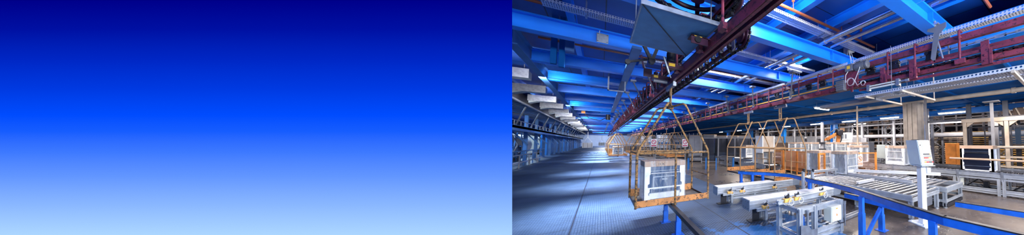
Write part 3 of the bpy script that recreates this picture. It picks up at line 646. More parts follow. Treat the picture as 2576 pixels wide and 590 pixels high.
# ------------------------------------------------------------------ lift conveyors
def lift_conveyor(loc, rz, L, label):
    t = thing('lift_conveyor', label, 'conveyor', loc, rz, 'white topped lift conveyors')
    b = MB().box(.012,0,.27,L,.3,.44)
    for z in (.29,.35,.41): b.box(.012,-.012,z,L,0,z+.03); b.box(.012,.3,z,L,.312,z+.03)
    b.build('beam', M['alu'], t)
    MB().box(.02,-.005,.44,L,.305,.456).build('belt_top', M['belt'], t)
    e = MB().box(0,-.014,.25,.012,.314,.455); e.build('end_plate', M['steel'], t)
    e = MB()
    for y in (.04,.15,.26):
        for z in (.29,.41): e.cyl((-.006,y,z),(0,y,z),.007,8)
    e.build('bolt', M['dark'], t)
    e = MB().prism([(L,.28),(L+.22,.28),(L+.26,.33),(L+.26,.40),(L+.2,.45),(L,.45)], .32, 'y', -.01); e.build('drive_end', M['steel'], t)
    for x in (.42,1.1,1.9):
        for y in (.05,.25):
            l = MB().profile_bar((x,y,.02),(x,y,.27),.06,.06); l.cyl((x,y,0),(x,y,.03),.035,10); l.build('leg', M['alu'], t)
    l = MB().profile_bar((.42,.05,.13),(L-.2,.05,.13),.04,.04); l.profile_bar((.42,.25,.13),(L-.2,.25,.13),.04,.04); l.profile_bar((.42,.05,.2),(L-.2,.05,.2),.04,.04); l.build('stretcher', M['alu'], t)
    l = MB().prism([(.14,0),(.3,0),(.3,.27),(.14,.27)], .012, 'y', .12); l.box(.06,.04,0,.36,.24,.012); l.build('base_bracket', M['dark'], t)
    sr = MB().profile_bar((.1,-.14,.29),(L-.25,-.14,.33),.05,.06); sr.cyl((.45,-.14,.36),(L-.5,-.14,.37),.018,10)
    for x in (.6,1.2,1.8): sr.box(x-.02,-.14,.3,x+.02,0,.33)
    sr.build('side_tube', M['alu'], t)
    for x in (.28,.62,1.62):
        c = MB().box(x-.07,-.19,.30,x+.07,-.12,.36); cl = c.build('clamp', M['oclamp'], t, bevel=.004)
        MB().box(x-.03,-.17,.36,x+.03,-.13,.41).cyl((x+.04,-.15,.38),(x+.04,-.15,.44),.014,8).build('valve', M['dark'], cl)
        hs = MB().tube([(x+.05+.045*math.cos(2*PI*k/16),-.2,.31+.045*math.sin(2*PI*k/16)) for k in range(16)], .007, 6, True); hs.tube([(x-.04,-.16,.4),(x,-.2,.44),(x+.06,-.18,.4)], .006, 6); hs.build('hose', M['cable'], cl)
    return t
lift_conveyor((2.39,3.91,0), -.085, 2.35, 'front white topped aluminium lift conveyor beside the control box frame')
lift_conveyor((2.42,5.5,0), -.085, 2.4, 'rear white topped aluminium lift conveyor behind the front one')
# front frame with control box
t = thing('transfer_station', 'aluminium profile frame in the foreground carrying a white control box', 'machine frame', (2.5,2.6,0))
W, D, H = 1.02, .52, .64
for x, y in ((0,0),(.33,0),(1.0,0),(0,.5),(1.0,.5)):
    l = MB().profile_bar((x,y,.03),(x,y,H-.06),.075,.075); l.cyl((x,y,0),(x,y,.04),.04,10); l.build('leg', M['alu'], t)
l = MB()
for y in (0,.5): l.profile_bar((-.04,y,H-.1),(W,y,H-.1),.05,.09); l.profile_bar((-.04,y,.16),(W,y,.16),.05,.07)
for x in (0,1.0): l.profile_bar((x,0,H-.1),(x,.5,H-.1),.05,.07); l.profile_bar((x,0,.16),(x,.5,.16),.05,.07)
l.profile_bar((.35,0,.07),(W,0,.07),.04,.05)
l.build('crossbar', M['alu'], t)
l = MB().profile_bar((-.2,.3,H),(W-.05,.3,H),.07,.07); l.cyl((.15,.25,H+.06),(.9,.25,H+.06),.02,10); l.build('slide_tube', M['alu'], t)
for x in (-.02,.2,.82):
    c = MB().box(x-.07,.24,H-.01,x+.07,.31,H+.05).build('clamp', M['oclamp'], t, bevel=.004)
    MB().box(x-.03,.26,H+.05,x+.03,.3,H+.1).cyl((x+.04,.28,H+.05),(x+.04,.28,H+.13),.014,8).build('valve', M['dark'], c)
    MB().tube([(x+.05+.05*math.cos(2*PI*k/16),.22,H-.01+.05*math.sin(2*PI*k/16)) for k in range(16)], .007, 6, True).tube([(x-.04,.27,H+.09),(x,.24,H+.14),(x+.06,.24,H+.08)], .006, 6).build('hose', M['cable'], c)
for x in (.12,1.06):
    l = MB().cyl((x,-.05,.22),(x,-.05,.52),.02,10); l.cyl((x,-.05,.12),(x,-.05,.24),.011,8); l.cyl((x,-.05,.5),(x,-.05,.55),.026,10); l.build('air_cylinder', M['galv'], t)
bx = MB().box(.6,-.12,.28,.87,.04,.53).build('control_box', M['cream'], t, bevel=.006)
MB().box(.612,-.128,.292,.858,-.12,.518).build('box_lid', M['cream'], bx, bevel=.003)
MB().prism([(.715,.375),(.755,.375),(.735,.415)], .002, 'y', -.131).build('warning_mark', M['signo'], bx)
MB().box(.71,-.1295,.485,.76,-.128,.5).build('name_plate', M['yellow'], bx)
MB().cyl((.3,.28,.2),(.3,.28,.34),.06,14).cyl((.3,.28,.34),(.3,.28,.36),.045,14).build('pump_motor', M['blue'], t)
MB().cyl((.34,.2,.25),(.95,.2,.25),.022,10).cyl((.34,.2,.19),(.7,.1,.19),.022,10).build('cross_tube', M['steel'], t)
MB().tube([(.8,-.05,.28),(.85,-.1,.22),(1.0,-.08,.2),(1.06,-.02,.28),(1.03,.0,.36)], .009, 6).tube([(.5,.1,.5),(.45,.12,.3),(.6,.1,.22),(.65,0,.28)], .008, 6).build('cable', M['dark'], t)
MB().prism([(-.06,0),(.3,0),(.3,.24),(.16,.26),(.1,.33),(-.06,.36)], .012, 'y', -.09).build('guard_plate', M['galv'], t)
# posts between the conveyors
for i, (x, y) in enumerate(((4.1,4.13),(4.29,4.0))):
    t = thing('sensor_post', ['left of two short aluminium sensor posts behind the front conveyor','right of two short aluminium sensor posts behind the front conveyor'][i], 'post', (x,y,0), 0, 'sensor posts')
    MB().profile_bar((0,0,.01),(0,0,.88),.06,.06).box(-.06,-.06,0,.06,.06,.012).build('post', M['alu'], t); MB().box(-.02,-.04,.86,.03,.0,.94).build('sensor', M['dark'], t)
    MB().tube([(.03,-.04,.66),(.06,-.06,.55),(.0,-.05,.5),(.04,-.05,.4)], .006, 6).build('cable', M['cable'], t)
# floor conduits
for i, (a, b_) in enumerate((((3.55,2.9),(4.9,3.0)),((3.55,2.98),(4.9,3.08)))):
    tag(MB().bar((*a,.03),(*b_,.03),.05,.05).build('floor_conduit', M['galv']), ['front of two silver conduits lying on the floor by the frame','rear of two silver conduits lying on the floor by the frame'][i], 'conduit')

# ------------------------------------------------------------------ roller tables
def legs(t, pts, h, m='alu'):
    for x, y in pts:
        l = MB().profile_bar((x,y,.03),(x,y,h),.08,.08); l.cyl((x,y,.01),(x,y,.04),.02,8); l.cyl((x,y,0),(x,y,.015),.05,12); l.build('leg', M[m], t)
t = thing('roller_table', 'wide aluminium roller table with dark rollers behind the blue guard rail', 'roller table', (5.2,2.1,0), 0)
W, D, H = 1.5, 3.5, .5
legs(t, [(.05,.05),(W-.05,.05),(.05,1.3),(W-.05,1.3),(.05,2.5),(W-.05,2.5),(.05,D-.05),(W-.05,D-.05)], H-.1)
b = MB()
for x in (0,W): b.profile_bar((x,0,H-.06),(x,D,H-.06),.05,.12); b.profile_bar((x,0,.18),(x,D,.18),.04,.06)
for y in (0.02,1.3,2.5,D): b.profile_bar((0,y,H-.1),(W,y,H-.1),.05,.07)
b.build('table_frame', M['alu'], t)
for k in range(22):
    y = .06 + .155*k; r = MB().cyl((.04,y,H-.02),(W-.04,y,H-.02),.027,10); r.cyl((.02,y,H-.02),(.045,y,H-.02),.032,8); r.build('roller', M['roller'], t)
MB().box(.03,.03,H-.13,W-.03,D-.03,H-.12).build('bed_pan', M['dark'], t)  # dark sheet added to put shade into the gaps between rollers
l = MB().profile_bar((W+.02,.6,H+.05),(W+.02,D,H+.05),.06,.08); l.profile_bar((.25,1.4,H+.04),(1.1,1.45,H+.04),.08,.06); l.build('side_guide', M['aluw'], t)
MB().cyl((.6,.35,.3),(.85,.35,.3),.08,16).box(.85,.28,.22,.98,.42,.38).build('drive_motor', M['blue'], t)
MB().box(1.05,.1,.1,1.35,.14,.4).build('side_panel', M['grey'], t)
t = thing('roller_table', 'second lower aluminium table joined on the right, behind the control stand', 'roller table', (6.85,2.0,0), 0)
W, D, H = 1.3, 3.5, .5
legs(t, [(.05,.05),(W-.05,.05),(.05,1.2),(W-.05,1.2),(.05,2.4),(W-.05,2.4),(.05,D-.05),(W-.05,D-.05)], H-.1)
b = MB()
for x in (0,W): b.profile_bar((x,0,H-.06),(x,D,H-.06),.06,.12); b.profile_bar((x,0,.16),(x,D,.16),.04,.06)
for y in (0.02,1.2,2.4,D): b.profile_bar((0,y,H-.07),(W,y,H-.07),.06,.12)
b.profile_bar((0,.02,.16),(W,.02,.16),.04,.06)
b.build('table_frame', M['alu'], t)
for k in range(20):
    y = .3 + .16*k; r = MB().cyl((.05,y,H-.01),(W-.05,y,H-.01),.025,10)
    if k % 2: r.bar((.1,y+.04,H+.0),(.7,y+.04,H+.0),.04,.03)
    r.build('roller', M['roller'], t)
MB().box(.02,.0,.02,1.25,.5,.1).build('lower_shelf', M['dark'], t); MB().box(.03,.03,H-.13,W-.03,D-.03,H-.12).build('bed_pan', M['dark'], t)  # dark sheet under the rollers, added as painted shade for the gaps
MB().profile_bar((-.1,3.4,H+.12),(W+.3,.6,H+.12),.07,.09).build('side_guide', M['aluw'], t)
t = thing('oven_stand', 'small aluminium stand under the wrapped oven behind the orange gate', 'stand', (6.6,5.82,0))
MB().box(0,0,.47,.7,.62,.52).build('stand_top', M['grey'], t)
for x in (.05,.65):
    for y in (.05,.57): MB().profile_bar((x,y,0),(x,y,.47),.05,.05).build('leg', M['alu'], t)
# round-ended white transfer arm
t = thing('transfer_unit', 'pale horizontal arm with a perforated cover in front of the orange posts', 'arm', (5.75,5.05,0))
MB().box(-.25,0,.62,.9,.06,.7).build('arm_cover', M['aluw'], t, bevel=.006)
d_ = MB()
for k in range(34):
    for j in range(3): d_.box(-.22+.033*k,-.003,.632+.022*j,-.2+.033*k,.0,.642+.022*j)
d_.build('perforation', M['dark'], t)
MB().box(.9,.0,.63,1.7,.05,.69).build('arm_bar', M['belt'], t)
for x in (.35,.8): MB().box(x,.0,.5,x+.06,.06,.62).box(x-.03,-.02,.5,x+.1,.1,.515).build('arm_post', M['alu'], t)

# ------------------------------------------------------------------ control stand
t = thing('control_stand', 'pale operator control cabinet with coloured buttons on a white post', 'control panel', (5.15,1.9,0), math.radians(-114.5))
MB().box(-.055,-.055,.02,.055,.055,1.14).build('post', M['white'], t, bevel=.006)
MB().box(-.2,-.16,0,.2,.16,.02).cyl((.14,-.12,.0),(.14,-.12,.06),.02,8).cyl((-.14,-.12,.0),(-.14,-.12,.04),.02,8).build('base_plate', M['white'], t)
MB().box(-.15,-.15,1.14,.17,.15,1.155).build('shelf_plate', M['paleb'], t)
MB().box(.0,.07,1.0,.07,.15,1.1).build('cable_plate', M['white'], t)
px = lambda z: .14 - .08*(z-1.16)/.48
cb = MB().prism([(-.14,1.16),(px(1.16),1.16),(px(1.64),1.64),(-.22,1.64)], .28, 'y', -.14).build('cabinet', M['paleb'], t, bevel=.008)
MB().prism([(px(1.175),1.175),(px(1.175)+.012,1.175),(px(1.625)+.012,1.625),(px(1.625),1.625)], .264, 'y', -.132).build('panel_door', M['cream'], t, bevel=.003)
def onp(mb, y0, z0, y1, z1, d, o=.012): return mb.add([(px(z0)+o,y0,z0),(px(z0)+o,y1,z0),(px(z1)+o,y1,z1),(px(z1)+o,y0,z1),(px(z0)+o+d,y0,z0),(px(z0)+o+d,y1,z0),(px(z1)+o+d,y1,z1),(px(z1)+o+d,y0,z1)], [(0,3,2,1),(4,5,6,7),(0,1,5,4),(1,2,6,5),(2,3,7,6),(3,0,4,7)])
dp = onp(MB(), -.06,1.445,.07,1.60,.01).build('display_bezel', M['white'], t)
onp(MB(), -.035,1.475,.035,1.57,.004,.022).build('display_pane', M['screenlcd'], dp)
for r_, (z, cols) in enumerate(((1.37,['ink','ink','ink','ink','oclamp']),(1.30,['red','red','red','oclamp','oclamp']),(1.22,['yellow','red','red','ink','ink','red']))):
    for k, c in enumerate(cols):
        y = -.05 + .033*k
        bt = MB().cyl((px(z)+.01,y,z),(px(z)+.03,y,z),.012,12); bt.build('button', M[c], t)
    onp(MB(), -.06,z+.028,.12,z+.04,.002).build('label_strip', M['ink'] if r_ else M['screenlcd'], t)
onp(MB(), -.105,1.53,-.09,1.555,.01).build('lock', M['dark'], t)
MB().box(-.2,-.02,1.64,.0,.02,1.652).build('lamp_clip', M['dark'], t)

# ------------------------------------------------------------------ long conveyor at the right
def long_conveyor(x, y0, y1, h, w, label, cells, m='alu', fill=()):
    t = thing('long_conveyor', label, 'conveyor', (x,y0,0))
    L = y1 - y0
    b = MB()
    for xx in (0,w):
        b.profile_bar((xx,0,h-.1),(xx,L,h-.1),.06,.1); b.profile_bar((xx,0,h-.2),(xx,L,h-.2),.05,.05); b.profile_bar((xx,0,.14),(xx,L,.14),.06,.09); b.bar((xx,0,.06),(xx,L,.06),.08,.04)
    b.build('side_profile', M[m], t)
    k = 0; y = .1
    while y < L:
        for xx in (0,w):
            l = MB().profile_bar((xx-.03,y,0),(xx-.03,y,h-.2),.06,.07); l.profile_bar((xx-.03,y+.11,0),(xx-.03,y+.11,h-.2),.06,.07); l.build('leg', M[m], t)
        l = MB().box(-.05,y,h-.25,-.02,y+.06,h+.03); l.build('joint_plate', M['galv'], t)
        y += cells; k += 1
    c = MB().box(.03,0,h-.07,.2,L,h-.05); c.box(w-.2,0,h-.07,w-.03,L,h-.05)
    n = int(L/.05)
    for q in range(n):
        for xx in (.06,w-.16): c.box(xx,.05*q,h-.05,xx+.1,.05*q+.03,h-.02)
    c.build('link_chain', M['dark'], t)
    c = MB()
    for q in range(int(L/.12)): c.cyl((.2,.12*q+.05,h-.05),(w-.2,.12*q+.05,h-.05),.02,8)
    c.build('roller_bed', M['roller'], t)
    c = MB().box(-.01,0,h-.05,.0,L,h+.01)
    for q in range(int(L/.04)): c.box(-.014,.04*q,h-.035,-.01,.04*q+.02,h-.01)
    c.build('chain_guard', M['galv'], t)
    for a, b_, mm_ in fill: MB().box(.05,a,.2,.1,b_,h-.22).build('cover_panel', M[mm_], t)
    c = MB()
    y = .3
    while y < L: c.bar((.3,y,.12),(.5,y+.4,.45),.03,.03); c.bar((.6,y+.7,.12),(.5,y+.3,.45),.03,.03); c.box(.3,y+.1,.12,.5,y+.22,.34); y += 1.1
    c.box(.45,.1,.08,.55,L-.1,.13).box(.3,.1,.1,.7,L-.1,.12); c.build('lower_drive', M['dark'], t)
    return t
long_conveyor(9.65, -.8, 8.0, .68, .9, 'long aluminium chain conveyor carrying the black fronted oven, far right', 1.05, fill=((2.2+.95,3.1+.35,'cream'),(4.9,5.6,'lgrey'),(1.4,1.7,'cream')))
long_conveyor(10.9, 5.6, 14.5, .8, .85, 'rear conveyor carrying a row of wrapped ovens behind the orange fence', 1.4, 'grey')
long_conveyor(12.2, .2, 5.2, .62, .8, 'conveyor behind the grey clad column, left of the black oven', 1.2, 'grey')
long_conveyor(7.0, 10.0, 15.4, .6, .8, 'far grey conveyor table behind the empty pale baskets', 1.1, 'lgrey', fill=((.4,.9,'lgrey'),(2.0,2.6,'lgrey'),(3.4,4.2,'lgrey')))
long_conveyor(5.9, 8.3, 10.6, .6, .9, 'grey conveyor section under the tall cream panel', 1.1, 'lgrey')
long_conveyor(8.4, 9.6, 13.9, .75, .8, 'dark chain conveyor parallel to the far grey table', 1.3, 'grey')

# tall cream panel standing on its conveyor
t = thing('panel_crate', 'tall cream board crate standing behind the right pale basket', 'crate', (6.35,8.7,.6))
MB().box(-.34,-.04,.55,.34,.5,1.28).build('board', M['warm'], t, bevel=.01); [MB().box(a,-.05,.5,a+.06,.52,1.3).build('edge_board', M['foam'], t) for a in (-.36,.3)]
for x in (-.3,.26): MB().box(x,.0,0,x+.05,.45,.5).build('leg', M['warm'], t)

# ------------------------------------------------------------------ orange fence
def fence(p, q, z0, z1, n, label, wires=True):
    p, q = V((*p,0)), V((*q,0)); L = (q-p).length; ang = math.atan2(q.y-p.y, q.x-p.x)
    t = thing('mesh_fence', label, 'fence', p, ang)
    for k in range(n+1):
        x = L*k/n; MB().box(x-.025,-.025,0,x+.025,.025,z1).box(x-.06,-.05,0,x+.06,.05,.01).build('fence_post', M['orange'], t)
    for k in range(n):
        x0, x1 = L*k/n+.03, L*(k+1)/n-.03
        b = MB().box(x0,-.015,z1-.05,x1,.015,z1-.01); b.box(x0,-.015,z0,x1,.015,z0+.04); b.box(x0,-.015,z0,x0+.03,.015,z1-.01); b.box(x1-.03,-.015,z0,x1,.015,z1-.01); fr = b.build('panel_frame', M['orange'], t)
        b = MB(); x = x0+.06
        while x < x1-.03: b.box(x-.0015,-.0015,z0,x+.0015,.0015,z1-.02); x += .05
        z = z0+.08
        while z < z1-.04: b.box(x0,-.0015,z-.0015,x1,.0015,z+.0015); z += .05
        b.build('wire_mesh', M['orange'], fr)
    return t
fence((7.55,6.0),(7.7,10.2),.2,1.18,4,'orange framed wire mesh fence running back behind the right pale basket')
fence((7.55,6.0),(9.35,5.12),.2,1.18,2,'orange framed wire mesh fence behind the roller tables, with the round prohibition sign')
t = thing('mesh_gate', 'narrow orange post gate right beside the white wrapped oven', 'gate', (6.42,5.66,0), .08)
for x in (0,.34): MB().box(x-.03,-.03,0,x+.03,.03,1.2).build('gate_post', M['orange'], t)
MB().box(.03,-.02,1.14,.31,.02,1.2).build('crossbar', M['orange'], t); MB().box(.03,-.02,.3,.31,.02,.35).build('crossbar', M['orange'], t)
b = MB()
for k in range(5): b.box(.06+.055*k,-.002,.35,.064+.055*k,.002,1.14)
for k in range(15): b.box(.03,-.002,.38+.05*k,.31,.002,.384+.05*k)
b.build('wire_mesh', M['orange'], t)
t = thing('board_stack', 'brown cardboard panels leaning behind the orange mesh', 'cardboard', (8.2,7.4,0))
MB().box(0,0,.3,.06,2.6,1.12).build('board', M['card'], t); MB().box(-.05,0,.15,.6,2.7,.3).build('pallet', M['brown'], t)
# signs
t = thing('warning_sign', 'white sign with a black and yellow warning triangle', 'sign', (7.5,7.62,.52), -PI/2-.75)
MB().box(-.13,-.004,0,.13,.004,.5).build('sign_plate', M['signw'], t)
MB().prism([(-.115,.17),(.115,.17),(0,.40)], .002, 'y', -.0065).build('triangle_border', M['ink'], t)
MB().prism([(-.085,.188),(.085,.188),(0,.36)], .002, 'y', -.0085).build('triangle_field', M['signy'], t)
MB().cyl((0,-.0105,.235),(0,-.0085,.235),.03,16).box(-.008,-.0105,.26,.008,-.0085,.32).build('symbol', M['ink'], t)
t = thing('prohibition_sign', 'white sign with an orange no walking circle on the mesh fence', 'sign', (8.62,5.41,.62), -.45)
MB().box(-.13,-.004,0,.13,.004,.46).build('sign_plate', M['signw'], t)
MB().tube([(.1*math.cos(2*PI*k/24),-.006,.3+.1*math.sin(2*PI*k/24)) for k in range(24)], .014, 6, True).bar((-.07,-.008,.37),(.07,-.008,.23),.004,.022,(1,0,1)).build('circle', M['signo'], t)
MB().cyl((0,-.008,.355),(0,-.005,.355),.015,10).bar((0,-.006,.335),(0,-.006,.28),.003,.022,(1,0,0)).bar((0,-.006,.285),(-.03,-.006,.235),.003,.012,(1,0,0)).bar((0,-.006,.285),(.03,-.006,.235),.003,.012,(1,0,0)).bar((0,-.006,.33),(.035,-.006,.29),.003,.01,(1,0,0)).bar((0,-.006,.33),(-.035,-.006,.29),.003,.01,(1,0,0)).build('walking_figure', M['ink'], t)
b = MB().box(-.11,-.006,.09,.11,-.004,.14); b.box(-.11,-.006,.04,.11,-.004,.08); b.build('text_band', M['signo'], t)
b = MB()
for r_, z in enumerate((.102,.052)):
    for k in range(7): b.box(-.085+.025*k,-.0075,z,-.085+.025*k+.015,-.006,z+.02)
b.build('lettering', M['signw'], t)

# ------------------------------------------------------------------ robot
t = thing('robot_arm', 'dark orange industrial robot arm bent over the wrapped ovens', 'robot', (12.6,9.6,0), -.4)
MB().cyl((0,0,0),(0,0,.9),.22,16).box(-.3,-.3,0,.3,.3,.05).build('pedestal', M['dark'], t)
MB().cyl((0,0,.9),(0,0,1.15),.26,18).box(-.2,-.12,1.1,.2,.12,1.4).build('turntable', M['robot'], t, bevel=.02)
MB().bar((0,-.15,1.3),(.12,-.15,2.15),.16,.24,(1,0,0)).cyl((.12,-.3,2.15),(.12,.05,2.15),.17,16).build('lower_arm', M['robot'], t, bevel=.03)
MB().cyl((.12,-.35,2.2),(.12,.1,2.2),.2,16).box(-.02,-.2,2.1,.42,.1,2.42).build('elbow_motor', M['black'], t, bevel=.03)
MB().bar((.1,-.1,2.2),(-.75,-.1,1.78),.15,.2).bar((-.7,-.1,1.8),(-1.0,-.1,1.72),.11,.13).build('upper_arm', M['robot'], t, bevel=.03)
MB().box(-1.3,-.2,1.6,-1.0,.0,1.82).bar((-1.15,-.1,1.6),(-1.15,-.1,1.3),.1,.1,(1,0,0)).build('gripper', M['dark'], t, bevel=.02)
MB().tube([(.2,.0,1.3),(.4,0,1.8),(.35,0,2.3),(0,0,2.5),(-.4,0,2.25),(-.8,0,1.95)], .04, 8).build('cable_hose', M['black'], t)

# ------------------------------------------------------------------ columns
t = thing('clad_column', 'broad grey sheet clad column behind the control cabinet', 'column', (11.05,4.35,0), math.radians(-22))
MB().box(-.12,-.37,0,.22,.37,3.3).build('core', M['col'], t)
for k in range(3): MB().box(-.15,-.37+.247*k+.014,0,-.12,-.37+.247*(k+1)-.014,3.3).build('cladding_panel', M['col'], t, bevel=.004)
t = thing('slotted_post', 'thin dark slotted post standing just right of the clad column', 'post', (10.8,3.75,0))
b = MB().box(-.03,-.04,.0,.03,.04,3.6); b.build('post', M['grey'], t)
b = MB()
for k in range(60): b.box(-.034,-.01,.1+.055*k,-.03,.01,.13+.055*k)
b.build('slot', M['ink'], t)
for i, y in enumerate((5.93,12.8,19.7,26.6,33.4)):
    b = MB().ibeam_y(-.22,.22,0,0,.001,.001) if 0 else MB()
    b.box(-.2,-.25,0,.2,-.225,3.2).box(-.2,.225,0,.2,.25,3.2).box(-.015,-.225,0,.015,.225,3.2).box(-.28,-.3,0,.28,.3,.03)
    tag(b.build('blue_column', M['bluecol'], loc=(16.55,y,0)), ['bright blue steel column just right of the grey clad column','bright blue steel column behind the robot','blue steel column left of the robot, beyond the pale basket','blue steel column far back between the two pale baskets','most distant thin blue column left of the pale baskets'][i], 'column', 'blue columns under the edge girder')
tag(MB().tube([(11,7,0),(11,7,3.52)], .045, 12).build('pole', M['warm']), 'thin pale vertical pole rising beside the orange sign to the ceiling', 'pole')
t = thing('pole', 'pale post with a square plate on top at far right', 'pole', (13.4,2.2,0)); MB().box(-.05,-.05,0,.05,.05,3.3).build('post', M['lgrey'], t); MB().box(-.2,-.25,3.3,.2,.25,3.34).build('top_plate', M['lgrey'], t)

# ------------------------------------------------------------------ strip lamps
def lamp(loc, rz, L, label, power=28, c=(1,.9,.78)):
    t = thing('strip_lamp', label, 'lamp', loc, rz, 'strip lamps under the right ceiling')
    MB().box(-.06,-L/2,.03,.06,L/2,.08).build('housing', M['white'], t); MB().cyl((0,-L/2+.03,.0),(0,L/2-.03,.0),.028,8).build('tube', M['lamp'], t)
    MB().tube([(0,-L*.35,.08),(0,-L*.35,.3)], .006, 5).tube([(0,L*.35,.08),(0,L*.35,.3)], .006, 5).build('hanger', M['galv'], t)
    ld = bpy.data.lights.new('lamp_light', 'AREA'); ld.shape = 'RECTANGLE'; ld.size = .12; ld.size_y = L; ld.energy = power; ld.color = c
    lo = bpy.data.objects.new('lamp_light', ld); col.objects.link(lo); lo.location = (loc[0], loc[1], loc[2]-.05); lo.rotation_euler = (0,0,rz)
    return t
LN = [(15.5,4.15,'strip lamp directly right of the grey clad column'),(15.5,7.5,'strip lamp directly left of the grey clad column'),(15.5,10.6,'strip lamp left of the thin pale pole, above the robot'),(15.5,14,'strip lamp further left of the robot'),(15.5,18,'strip lamp beyond the tall cream crate'),(15.5,22.5,'strip lamp between the two pale baskets'),(15.5,28,'small far strip lamp left of the pale baskets'),(15.5,34,'most distant strip lamp in the right row')]
for x, y, l in LN: lamp((x,y,3.2), 0, 1.25, l, 130)
lamp((18.6,11.6,3.2), 0, 1.2, 'dimmer strip lamp right of the thin pale pole', 110)
lamp((8.9,7.6,3.25), PI/2, 1.1, 'lone strip lamp nearest the maroon rail under the dark ceiling', 90)

# ------------------------------------------------------------------ storage racks behind
def lattice(loc, h, label, m='grey', rz=0):
    t = thing('lattice_column', label, 'rack column', loc, rz, 'lattice rack columns')
    MB().box(-.05,-.45,0,.05,-.35,h).build('upright', M[m], t); MB().box(-.05,.35,0,.05,.45,h).build('upright', M[m], t)
    b = MB(); z = .1; s = 1
    while z < h-.6: b.bar((0,-.35*s,z),(0,.35*s,z+.6),.04,.04,(1,0,0)); b.bar((0,.35*s,z),(0,-.35*s,z+.6),.03,.03,(1,0,0)); z += .6
    b.build('lacing', M[m], t); return t
k = 0; base = None
for x in (17.5, 20.6):
    for j in range(9):
        y = 2.6 + 3.0*j + (.8 if x > 19 else 0)
        lab = '%s lattice rack column from the right in the %s row behind the lamps' % (nth(j), 'front' if x < 19 else 'rear')
        if base is None: base = lattice((x,y,0), 6.4, lab)
        else: dup(base, (x,y,0), 0, lab)
def rack(loc, L, levels, label, goods):
    t = thing('storage_rack', label, 'rack', loc, 0, 'storage racks')
    y = 0
    while y <= L+.01:
        MB().box(-.05,y-.05,0,.05,y+.05,6.2).box(1.15,y-.05,0,1.25,y+.05,6.2).build('upright', M['lgrey'] if int(y) % 2 else M['grey'], t); y += 1.5
    b = MB()
    for z in levels: b.box(-.04,0,z-.1,.0,L,z); b.box(1.2,0,z-.1,1.24,L,z); b.box(0,0,z-.03,1.2,L,z-.01)
    b.build('shelf_beam', M['grey'], t)
    b = MB(); y = .1
    for z in levels:
        y = .1
        while y < L-.6:
            w = random.uniform(.4,1.1)
            if random.random() < .8:
                hh = random.uniform(.15,.42); b.box(.05,y,z,1.0,min(L,y+w),z+hh)
            y += w + random.uniform(.08,.5)
    tag(b.build('stored_goods', M[goods], t), kind='stuff'); return t
rack((21.6,1.0,0), 12, (.5,1.1,1.7,2.3,2.9,3.5,4.1,4.7,5.3), 'tall storage rack behind the lattice columns, right half', 'brown')
rack((21.6,13.5,0), 15, (.5,1.1,1.7,2.3,2.9,3.5,4.1,4.7,5.3), 'tall storage rack behind the lattice columns, left half', 'grey')
rack((18.9,14,0), 12, (.6,1.3,2.0,2.7,3.4,4.1), 'storage rack in the middle distance behind the cream crate', 'card')
rp = None
for i in range(22):
    y = 1.6 + 1.27*i + .25*math.sin(i*5); m = 'lgrey' if i % 3 else 'bluecol'
    b = MB().box(-.07,-.07,0,.07,.07,6.4 if i % 2 else 3.1); b.box(-.12,-.12,0,.12,.12,.02)
    tag(b.build('rack_post', M[m if i % 3 else 'grey'], loc=(16.98 if i % 2 else 17.9,y,0)), '%s slim upright post from the right between the lamps and the racks' % nth(i), 'post', 'slim upright posts before the racks')
# stacks of boards with golden edges
for i, (x, y) in enumerate(((18.4,-.4),(18.4,.9),(18.4,2.2),(18.4,3.5),(18.4,4.8),(18.4,6.1))):
    t = thing('board_pile', 'pile of golden edged boards seen through the windows, %s from the right' % nth(i), 'board pile', (x,y,0), 0, 'golden board piles')
    b = MB()
    for q in range(17): b.box(-.5,-.55+.02*math.sin(q*3),.35+.115*q,.5,.52+.02*math.sin(q*3),.40+.115*q)
    b.build('boards', M['gold'] if i < 4 else M['warm'], t)
    b = MB()
    for yy in (-.5,0,.45): b.box(-.45,yy,0,.45,yy+.05,2.3)
    b.build('spacer_post', M['dark'], t)
# big portal frame with windows at right
def portal(loc, L, n, label):
    t = thing('window_frame', label, 'glazed frame', loc)
    for k in range(n+1):
        y = L*k/n; MB().box(-.065,y-.065,0,.065,y+.065,2.62).build('frame_post', M['warm'], t, bevel=.01)
    b = MB().box(-.08,-.1,2.5,.08,L+.1,2.66)
    for k in range(n):
        y0, y1 = L*k/n+.09, L*(k+1)/n-.09
        for s, yy in ((1,y0),(-1,y1)): b.prism([(yy,2.5),(yy+s*.26,2.5),(yy,2.28)], .1, 'x', -.05)
    b.build('lintel', M['warm'], t)
    b = MB()
    for z in (.55,.95,1.35): b.box(-.05,0,z,.05,L,z+.07)
    b.build('sill_bar', M['warm'], t)
    b = MB()
    for k in range(n):
        y0, y1 = L*k/n+.1, L*(k+1)/n-.1; b.box(-.03,y0,1.42,.03,y0+.05,2.3); b.box(-.03,y1-.05,1.42,.03,y1,2.3); b.box(-.03,y0,2.25,.03,y1,2.3); b.box(-.02,(y0+y1)/2-.02,.6,.02,(y0+y1)/2+.02,2.3)
    b.build('sash', M['dark'], t)
    b = MB()
    for k in range(n): b.box(-.004,L*k/n+.12,1.42,.004,L*(k+1)/n-.12,2.28)
    b.build('pane', M['pane'], t)
    return t
portal((13.75,-.9,0), 4.1, 3, 'pale glazed machine frame with large windows at far right')
for i, x in enumerate((14.6,15.8)):
    tag(MB().box(x,-2,2.66,x+.12,6.0,2.78).build('machine_beam', M['grey']), ['front grey beam lying behind the glazed frame lintel','rear grey beam lying behind the glazed frame lintel'][i], 'beam')
